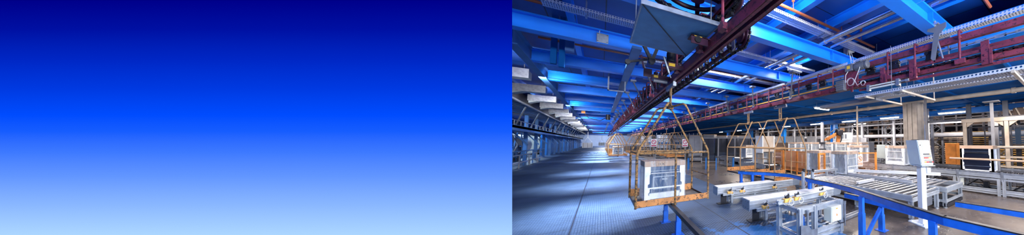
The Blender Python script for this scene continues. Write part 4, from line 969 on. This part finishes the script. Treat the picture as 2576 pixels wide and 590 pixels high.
# dark ragged machine body above windows
t = thing('press_machine', 'dark brown machine bulk behind the glazed windows at far right', 'machine', (15.2,-1.6,0))
MB().box(0,0,2.8,2.6,3.4,3.17).build('machine_body', M['brown'], t, bevel=.05)
b = MB()
for k in range(14): b.bar((-.05,.25*k,2.3),(-.05,.25*k+.3,3.15),.05,.05,(1,0,0))
b.build('cable_bundle', M['warm'], t)
b = MB()
for y in (.1,1.7,3.3): MB().box(.1,y-.08,0,.3,y+.08,2.85).build('leg', M['dark'], t)
# brown wooden bar in front of black oven
tag(MB().tube([(9.35,2.6,1.08),(9.35,-.6,1.08)], .03, 8).build('handrail', M['card']), 'brown horizontal bar passing in front of the black oven', 'rail')
tag(MB().tube([(11.6,1.9,1.42),(11.6,-1.2,1.42)], .045, 10).build('handrail', M['warm']), 'thick pale horizontal tube right of the black oven', 'rail')
for i, y in enumerate((1.8,.3,-1.1)):
    tag(MB().box(11.55,y-.04,0,11.65,y+.04,1.38).build('handrail_post', M['lgrey']), ['left post under the thick pale tube','middle post under the thick pale tube','right post under the thick pale tube'][i], 'post')
# orange machine box between racks
t = thing('cabinet', 'orange yellow machine cabinet right of the blue column', 'cabinet', (15.4,4.15,0)); MB().box(-.25,-.25,.3,.25,.25,1.55).build('body', M['orange'], t, bevel=.01); MB().box(-.27,-.2,.4,-.25,.2,1.45).build('door', M['orange'], t); MB().box(-.2,-.2,0,.2,.2,.3).build('plinth', M['dark'], t)
for i, y in enumerate((5.15,3.3,2.0)):
    tag(MB().box(14.9,y-.09,0,15.05,y+.09,3.5).build('machine_post', M['grey'] if i else M['lgrey']), ['light grey post left of the orange cabinet','dark grey post right of the orange cabinet','grey post behind the black oven top'][i], 'post')
# grey box cabinets beneath the lattice
for i, (x, y, w, h, m, l) in enumerate(((13.6,8.0,.6,1.6,'grey','grey switch cabinet left of the clad column'),(13.4,6.9,.5,1.45,'paleb','pale control box on the floor just left of the clad column'),(14.8,9.3,.7,1.9,'lgrey','light grey cabinet behind the thin pale pole'))):
    t = thing('cabinet', l, 'cabinet', (x,y,0)); MB().box(-w/2,-w/2,.05,w/2,w/2,h).build('body', M[m], t, bevel=.01); MB().box(-w/2-.01,-w/2+.03,.1,-w/2,w/2-.03,h-.05).build('door', M[m], t); MB().box(-w/2+.02,-w/2+.02,0,w/2-.02,w/2-.02,.05).build('plinth', M['dark'], t)
# white stacked packages on rear
for i, (x, y, z) in enumerate(((14.2,9.9,1.2),(14.2,9.9,1.75),(14.2,10.6,1.2),(14.2,10.6,1.75))):
    t = thing('foam_package', ['lower right','upper right','lower left','upper left'][i] + ' white package of the stack right of the robot', 'package', (x,y,z), 0, 'white packages by the robot')
    MB().box(-.28,-.3,0,.28,.3,.53).build('package_body', M['foam'], t, bevel=.01); MB().box(-.285,-.2,.1,-.28,-.04,.42).box(-.285,.06,.1,-.28,.22,.42).build('side_opening', M['steel'], t)
tag(MB().box(13.8,9.5,1.14,14.6,11.0,1.2).box(13.85,9.55,0,13.95,9.65,1.14).box(14.45,9.55,0,14.55,9.65,1.14).box(13.85,10.85,0,13.95,10.95,1.14).box(14.45,10.85,0,14.55,10.95,1.14).build('work_table', M['grey']), 'grey table under the stacked white packages', 'table')
# white pipe between columns
pipe('ventilation_pipe', [(17.2,1,2.05),(17.2,30,2.05)], .13, M['lgrey'], 'thick pale horizontal pipe in front of the racks')
pipe('ventilation_pipe', [(17.0,-2,2.9),(17.0,30,2.9)], .06, M['lgrey'], 'thin pale horizontal pipe below the far blue girder')
tag(MB().box(15.3,-1.5,3.05,15.36,26,3.1).build('lamp_carrier', M['galv']), 'long thin carrier rail beside the strip lamps', 'rail')
# vertical mast near robot
t = thing('lift_mast', 'white vertical mast with dark sensors left of the robot', 'mast', (9.9,8.47,0))
MB().box(-.06,-.06,0,.06,.06,2.7).build('mast_profile', M['lgrey'], t); MB().box(.08,-.05,0,.13,.05,2.5).build('guide', M['dark'], t); MB().box(-.14,-.14,1.05,.14,.14,1.25).build('carriage', M['dark'], t); MB().box(-.12,-.12,1.5,.12,.12,1.6).build('clamp_block', M['dark'], t)

# machines in the middle distance: grey wrapped cabinets and brown crates
GX = [(6.0,17.3,1.0,2.15,'lgrey'),(6.9,16.6,.9,2.2,'grey'),(7.7,15.9,.8,2.1,'grey'),(8.3,15.2,.8,2.1,'grey'),(8.9,14.4,.8,2.1,'lgrey')]
for i, (x, y, w, h, m) in enumerate(GX):
    t = thing('machine_cabinet', '%s tall grey wrapped cabinet of the row between the near basket and the pale baskets' % ['leftmost','second','middle','fourth','rightmost'][i], 'cabinet', (x+.35,y+1.45,0), -.7, 'tall grey cabinets in the middle distance')
    MB().box(-w/2,-.3,.1,w/2,.4,h).build('cabinet_body', M[m], t, bevel=.02); MB().box(-w/2+.06,-.32,.2,-.02,-.3,h-.1).build('door', M[m], t); MB().box(.02,-.32,.2,w/2-.06,-.3,h-.1).build('door', M[m], t)
    MB().box(-w/2+.03,-.27,0,w/2-.03,.37,.1).build('plinth', M['dark'], t); MB().box(-w/2-.01,-.31,h-.02,w/2+.01,.41,h+.02).build('top_cover', M['card'], t)
for i in range(8):
    x = 9.6+.62*i; y = 14.6-.62*i*1.05
    if i > 5: continue
    t = thing('crated_machine', '%s brown crate with a pale top in the row behind the pale baskets' % nth(i), 'crate', (x+2.4,y+1.6,0), -.8, 'brown crates behind the pale baskets')
    MB().box(-.4,-.35,.12,.4,.35,1.55).build('crate_body', M['brown'], t, bevel=.01); MB().box(-.36,-.37,.3,.36,-.35,.34).box(-.36,-.37,1.1,.36,-.35,1.14).build('batten', M['card'], t)
    MB().box(-.36,-.3,1.55,.36,.3,2.1).build('pale_top', M['lgrey'], t, bevel=.02); MB().box(-.35,-.3,0,.35,.3,.12).build('pallet', M['dark'], t)
# white machines far centre behind the small basket
for i, (x, y) in enumerate(((5.2,24.5),(6.6,24),(8.0,23.4),(4.6,31))):
    t = thing('enamel_machine', ['white machine with two blue windows behind the small middle basket','white machine right of the two windowed one','white machine beside the grey cabinets','white machine furthest left behind the front basket rods'][i], 'machine', (x,y,0), -.6, 'white machines in the far centre')
    MB().box(-.65,-.4,1.0,.65,.5,2.3).box(-.65,.3,.3,.65,.5,1.0).build('machine_body', M['lgrey'], t, bevel=.02)
    for a in (-.5,.08): MB().box(a,-.42,1.3,a+.42,-.4,1.62).build('machine_window', M['glassd'], t); MB().box(a-.03,-.41,1.27,a+.45,-.4,1.3).box(a-.03,-.41,1.62,a+.45,-.4,1.65).build('window_trim', M['white'], t)
    MB().box(-.6,-.43,2.0,.6,-.4,2.12).box(-.6,-.43,1.75,.6,-.4,1.8).build('front_band', M['aluw'], t)
    for a in (-.62,-.2,.2,.62): MB().box(a-.02,-.6,.1,a+.02,-.56,2.5).build('front_post', M['galv'], t)
    b = MB()
    for k in range(4): b.box(-.7,-.7,.15+.22*k,.7,-.6,.21+.22*k)
    b.box(-.7,-.7,0,-.62,.4,1.0).box(.62,-.7,0,.7,.4,1.0); b.build('lower_rails', M['lgrey'], t)
for i, (x, y) in enumerate(((3.3,19.4),(5.3,18.2))):
    t = thing('round_sign', ['left','right'][i] + ' small magenta and white prohibition sign behind the front basket', 'sign', (x,y,0), -.6, 'magenta prohibition signs')
    MB().box(-.02,0,0,.02,.03,1.5).build('sign_post', M['lgrey'], t); MB().box(-.22,-.02,1.25,.22,0,1.85).build('sign_plate', M['signw'], t)
    MB().tube([(.15*math.cos(2*PI*k/20),-.03,1.62+.15*math.sin(2*PI*k/20)) for k in range(20)], .025, 6, True).bar((-.1,-.03,1.72),(.1,-.03,1.52),.01,.03,(1,0,1)).build('circle', M['signp'], t); MB().box(-.18,-.03,1.3,.18,-.02,1.38).build('text_band', M['signp'], t)
# pale wire fence in front of the grey cabinets
t = thing('safety_fence', 'pale clear panelled safety fence in front of the grey cabinets', 'fence', (6.3,17.3,0), -.72)
for k in range(5): MB().box(1.3*k-.04,-.04,0,1.3*k+.04,.04,1.95).build('fence_post', M['lgrey'], t)
b = MB().box(0,-.02,1.88,5.2,.02,1.95).box(0,-.02,.1,5.2,.02,.16); b.build('fence_rail', M['lgrey'], t)
MB().box(0,-.004,.16,5.2,.004,1.88).build('pane', M['pane'], t)
# blue work tables beside
for i, (x, y) in enumerate(((4.7,13.6),(6.0,12.6))):
    t = thing('work_table', ['blue legged work table just right of the front basket','blue legged work table further right toward the grey conveyor'][i], 'table', (x,y,0), -.4, 'blue work tables')
    MB().box(-.55,-.35,.7,.55,.35,.74).build('tabletop', M['dark'], t)
    for a in (-.5,.5):
        for c in (-.3,.3): MB().box(a-.03,c-.03,0,a+.03,c+.03,.7).build('leg', M['bluecol'], t)
    MB().box(-.2,-.1,.74,.15,.12,.8).build('tabletop_tray', M['dark'], t)

# ------------------------------------------------------------------ left side of the aisle
def at_left():
    for i in range(14):
        y = 19.5 + 3.7*i
        b = MB().box(-.1,-.16,0,.1,.16,3.8).box(-.16,-.2,0,.16,.2,.03)
        tag(b.build('support_post', M['beam2'], loc=(-5.0 if i > 1 else -5.4,y,0)), 'grey blue support post on the left of the aisle, %s from the screen edge' % nth(i), 'post', 'left aisle support posts')
    # dark sloping conveyor band above the left machines
    t = thing('dark_gallery', 'long dark gallery conveyor running above the left side of the aisle', 'conveyor gallery', (-3.6,10,0))
    L = 78
    b = MB().prism([(-2.6,4.15),(0,3.78),(.0,3.84),(-2.6,4.3)], L, 'y', 0)
    b.build('gallery_floor', M['dark'], t)
    MB().box(-.02,0,3.84,.02,L,4.28).build('side_skirt', M['black'], t)
    MB().box(.0,0,3.72,.08,L,3.8).build('bright_edge', M['galv'], t)
    b = MB()
    for k in range(60): b.bar((-2.4,1.3*k,4.1),(-.1,1.3*k+.8,3.78),.05,.05)
    b.build('underside_brace', M['beam2'], t)
    t = thing('lower_gallery', 'lower blue grey walkway band below the dark gallery on the left', 'walkway', (-4.1,14,0))
    MB().box(-1.6,0,2.45,0,70,2.6).box(-.06,0,2.3,0,70,2.62).build('walkway_deck', M['beam2'], t)
    b = MB()
    for k in range(50): b.bar((-.05,1.4*k,2.62),(-.05,1.4*k,2.9),.04,.04,(1,0,0))
    b.box(-.07,0,2.9,-.03,70,2.94); b.build('walkway_rail', M['galv'], t)
    for k in range(18): MB().bar((-.1,3.7*k+5.5,1.4),(-1.0,3.7*k+5.5,2.5),.08,.08).build('knee_brace', M['beam2'], t)
    for k in range(18): MB().bar((.4,3.7*k+5.5,3.7),(-.2,3.7*k+6.5,2.6),.06,.06).build('hanger_strut', M['galv'], t)
    # transverse ducts in steps
    d0 = None
    for i in range(16):
        y = 11.6 + 3.1*i
        lab = '%s grey sheet duct stepping down the left side under the beams' % nth(i)
        if d0 is None:
            d0 = thing('air_duct', lab, 'duct', (-2.75,y,0), 0, 'stepped ducts on the left')
            MB().box(-.55,0,3.92,.55,.6,4.2).build('duct_body', M['duct'], d0, bevel=.01); MB().box(-.58,-.02,3.89,.58,.03,4.22).build('duct_flange', M['galv'], d0)
            MB().tube([(-.4,.3,4.2),(-.4,.3,4.46)], .012, 5).build('hanger_rod', M['galv'], d0); MB().tube([(.4,.3,4.2),(.4,.3,4.46)], .012, 5).build('hanger_rod', M['galv'], d0)
            MB().prism([(-.55,3.92),(-.1,3.92),(-.55,3.78)], .5, 'y', .05).build('duct_elbow', M['duct'], d0)
        else: dup(d0, (-2.75,y,0), 0, lab)
    # low piping and railings at the floor
    for i, (x, z, y0, y1, m, l) in enumerate(((-4.0,.35,12,27,'galv','bright lower handrail tube along the left machines'),(-4.3,1.0,12,30,'beam2','upper handrail tube along the left machines'),(-4.5,.7,12,30,'galv','middle handrail tube along the left machines'))):
        b = MB().tube([(x,y0,z),(x,y1,z)], .04, 8); y = y0+.5
        while y < y1: b.box(x-.03,y-.03,0,x+.03,y+.03,z); y += 2.6
        tag(b.build('handrail', M[m]), l, 'rail', 'handrails on the left')
    for i in range(6):
        y = 15.5+2.9*i
        t = thing('process_unit', '%s blue machine unit with crossing struts in the left row' % nth(i), 'machine', (-6.2,y,0), 0, 'machine units in the left row')
        MB().box(-.7,-.7,.2,.3,.5,1.5+.3*math.sin(i*2)).build('tank_body', M['walld'] if i % 2 else M['beam2'], t, bevel=.04)
        b = MB().bar((.5,-.9,0),(.5,.9,2.4),.09,.09,(1,0,0)); b.bar((.5,.9,0),(.5,-.9,2.4),.06,.06,(1,0,0)); b.box(.45,-1,1.2,.55,1,1.28); b.box(.45,-1,1.9,.55,1,1.96); b.build('strut', M['beam2'], t)
        MB().tube([(.2,-.5,.6),(.6,-.3,.9),(.7,.1,1.4),(.4,.4,2.2)], .04, 8).build('pipe_bend', M['galv'], t)
        MB().box(-.6,-.6,0,.2,.4,.2).build('plinth', M['dark'], t)
    for i in range(18):
        y = 40+3.4*i
        tag(MB().box(-.3,-.9,0,.3,.9,3.0).build('partition_panel', M['bluecol'], loc=(-5.7,y,0)), '%s blue panel between posts along the far left aisle' % nth(i), 'panel', 'blue panels along the left aisle')
    t = thing('storage_tank', 'pale rounded machine seen between the left posts', 'machine', (-7.7,36,0)); MB().tube([(0,-2,1.3),(0,-1.9,1.3),(0,1.9,1.3),(0,2,1.3)], [.8,1.2,1.2,.8], 20).build('tank_shell', M['lgrey'], t); MB().box(-.7,-1.5,0,.7,-1.2,1).box(-.7,1.2,0,.7,1.5,1).build('tank_foot', M['dark'], t)
    t = thing('storage_tank', 'second pale rounded machine further along the left posts', 'machine', (-7.8,45,0)); MB().tube([(0,-2.4,1.3),(0,-2.3,1.3),(0,2.3,1.3),(0,2.4,1.3)], [.9,1.25,1.25,.9], 20).build('tank_shell', M['cream'], t); MB().box(-.7,-1.5,0,.7,-1.2,1).box(-.7,1.2,0,.7,1.5,1).build('tank_foot', M['dark'], t)
    for i, (x, y) in enumerate(((-2.1,57),(.2,92))):
        t = thing('load_carrier', ['white carrier hanging low at the left end of the aisle','tiny white carrier at the very end of the aisle'][i], 'carrier', (x,y,0), 0, 'white carriers at the aisle end')
        MB().box(-.8,-.6,.5,.8,.6,1.5).build('carrier_box', M['white'], t, bevel=.03); b = MB()
        for s in (-1,1): b.bar((s*.7,0,1.5),(0,0,2.6),.06,.06)
        b.box(-.04,-.04,2.6,.04,.04,3.6)
        b.build('carrier_arm', M['galv'], t); b = MB()
        for s in (-.6,0,.6): b.box(s-.02,-.61,.55,s+.02,-.6,1.45)
        b.build('panel_joint', M['grey'], t)
at_left()
# crossing hoist unit under the far beams
t = thing('hoist_unit', 'dark hoist with a blue motor and hanging cable between far beams', 'hoist', (-.6,19.6,0))
MB().box(-.9,-.3,3.75,1.4,.3,4.1).build('trolley_body', M['black'], t, bevel=.02); MB().cyl((.5,-.2,3.7),(1.1,-.2,3.7),.14,14).build('motor', M['beam'], t); MB().cyl((.95,-.3,3.15),(.95,-.3,3.5),.13,12).build('hook_block', M['dark'], t); MB().tube([(-.5,-.3,3.7),(-.1,-.3,3.2),(.5,-.3,3.05),(.85,-.3,3.3)], .02, 6).build('cable', M['black'], t); MB().box(-.5,-.34,3.5,-.3,-.3,3.7).build('clip', M['orange'], t)
# dark cross frames above the near left beam
t = thing('ceiling_truss', 'dark blue bent brackets above the nearest left beam', 'truss', (-1.6,6.6,0))
MB().bar((-.9,0,4.4),(.1,0,4.15),.12,.1).bar((.1,0,4.15),(.15,0,3.9),.1,.1,(1,0,0)).build('bent_bracket', M['beam2'], t); MB().box(-1.2,-.05,3.9,-1.1,.05,4.45).build('upright', M['beam2'], t); MB().box(.9,-.06,3.6,1.05,.06,4.45).build('upright', M['beam2'], t)
t = thing('upright_pair', 'two dark blue uprights hanging between the near left beams', 'upright', (-.92,6.9,0)); 
for x in (0,.14): MB().box(x-.05,-.05,3.3 if x else 3.35,x+.05,.05,4.45).build('upright', M['ceil'], t)
t = thing('hanging_window', 'clear glazed hanging frame left of the blue strap', 'frame', (.35,8.6,3.2))
MB().box(-.24,-.02,0,-.2,.02,.75).box(.2,-.02,0,.24,.02,.75).box(-.24,-.02,0,.24,.02,.03).build('frame', M['galv'], t); MB().box(-.2,-.005,.03,.2,.005,.75).build('pane', M['pane'], t)

# ------------------------------------------------------------------ glowing panel added for the flat blue gradient graphic
def gradient_mat(z0, z1):
    m = bpy.data.materials.new('screen_picture'); m.use_nodes = True; nt = m.node_tree; N = nt.nodes; L = nt.links
    for n in list(N): N.remove(n)
    out = N.new('ShaderNodeOutputMaterial'); e = N.new('ShaderNodeEmission'); tc = N.new('ShaderNodeTexCoord'); sp = N.new('ShaderNodeSeparateXYZ'); L.new(tc.outputs['Object'], sp.inputs[0])
    mr = N.new('ShaderNodeMapRange'); mr.inputs['From Min'].default_value = z1; mr.inputs['From Max'].default_value = z0; L.new(sp.outputs[2], mr.inputs['Value'])
    r = N.new('ShaderNodeValToRGB'); L.new(mr.outputs[0], r.inputs['Fac'])
    def lin(c): return tuple((x/255/12.92 if x/255 <= .04045 else ((x/255+.055)/1.055)**2.4) for x in c) + (1,)
    stops = [(0,(0,0,138)),(.125,(0,16,163)),(.25,(0,38,196)),(.375,(0,57,225)),(.49,(0,76,255)),(.56,(22,93,255)),(.65,(62,122,255)),(.75,(98,150,255)),(.875,(139,184,255)),(1,(172,214,255))]
    r.color_ramp.elements[0].position = 0; r.color_ramp.elements[0].color = lin(stops[0][1]); r.color_ramp.elements[1].position = 1; r.color_ramp.elements[1].color = lin(stops[-1][1])
    for p, c in stops[1:-1]: k = r.color_ramp.elements.new(p); k.color = lin(c)
    L.new(r.outputs['Color'], e.inputs['Color']); e.inputs['Strength'].default_value = 2**-.5; L.new(e.outputs[0], out.inputs['Surface'])
    return m
D = 3.0
Rv = V((math.cos(yaw), -math.sin(yaw), 0)); Fv = V((math.sin(yaw)*math.cos(pitch), math.cos(yaw)*math.cos(pitch), math.sin(pitch)))
edge = V((0,0,1.6)) + Fv*D + Rv*((1288-1932)/f_px*D)
t = thing('display_screen', 'huge lit screen left of the hall, plain gradient from deep blue down to pale blue', 'screen', edge)
t.rotation_euler = (pitch, 0, -yaw)
z0, z1 = (326-590)/f_px*D, 326/f_px*D
MB().box(-7.1,0,-1.7,0,.002,1.76).build('screen_surface', gradient_mat(z0, z1), t)
MB().box(-7.0,.004,-1.68,-.16,.09,1.74).build('housing', M['dark'], t)
b = MB()
for x in (-6.8,-3.6,-.7): b.box(x-.06,.05,-1.74,x+.06,.4,-1.69); b.bar((x,.38,-1.7),(x,.09,-.8),.05,.05,(1,0,0))
b.build('stand_foot', M['dark'], t)

# ------------------------------------------------------------------ light
def area(loc, sx, sy, e, c, rot=(0,0,0), spread=None):
    ld = bpy.data.lights.new('bay_light', 'AREA'); ld.shape = 'RECTANGLE'; ld.size = sx; ld.size_y = sy; ld.energy = e; ld.color = c
    if spread: ld.spread = math.radians(spread)
    o = bpy.data.objects.new('bay_light', ld); col.objects.link(o); o.location = loc; o.rotation_euler = rot; return o
UPF = (PI/2,0,0)
for i in range(2, 24):
    y = 2.6 + 2.13*i
    if i % 2: continue
    g = 1 if i < 10 else 2
    area((.15,y,4.12), 1.2, .16, 110*g, (.86,.92,1), spread=55)
    area((3.3,y,4.12), 1.4, .16, 80*g, (.9,.94,1))
for x, y, e in ((7.6,1.5,120),(8.3,5,120),(12.5,1.2,110),(8.5,10,160),(12.5,8.5,130),(9,16,200)): area((x,y,3.48), 1.2, .2, e, (1,.86,.72))
for y in (0,6,12,18,24): area((19.8,y,6.2), 1.0, 1.0, 150, (1,.74,.52))
for y in (24,38,54,75,98): area((-7,y,4.3), .4, 3, 220, (.6,.8,1))
for y in (60,80,100): area((1,y,4.2), 3, 3, 600, (.9,.95,1))
area((2.3,2.7,4.15), .9, .1, 38, (1,1,1), UPF)  # added unseen light for the highlight on a beam web
area((4.9,4.95,4.1), .6, .1, 16, (1,1,1), UPF)  # smaller added light for a bright patch on the next beam
area((16.3,1.4,2.9), .2, 3, 90, (1,.8,.6))  # added unseen light brightening the golden board piles
area((1.5,105,3.4), 3, .6, 1300, (.85,.93,1), UPF)  # added unseen light brightening the end wall
# added unseen fill lights behind the camera and along the hall, aimed down it
area((1.0,-2.4,2.9), 4, .5, 340, (.85,.93,1), UPF)
area((5.2,-2.4,2.4), 3, .5, 260, (1,.96,.92), UPF)
for y in (9.5,16,24,34,46): area((-1.8,y,3.45), .9, .25, 60 + 2*y, (1,.93,.84), UPF)
w = bpy.data.worlds.new('world'); bpy.context.scene.world = w; w.use_nodes = True
bg = w.node_tree.nodes['Background']; bg.inputs[0].default_value = (.35,.6,1,1); bg.inputs[1].default_value = .45
sc = bpy.context.scene
sc.view_settings.view_transform = 'Standard'; sc.view_settings.look = 'None'; sc.view_settings.gamma = 1; sc.view_settings.exposure = .5; sc.view_settings.use_curve_mapping = False
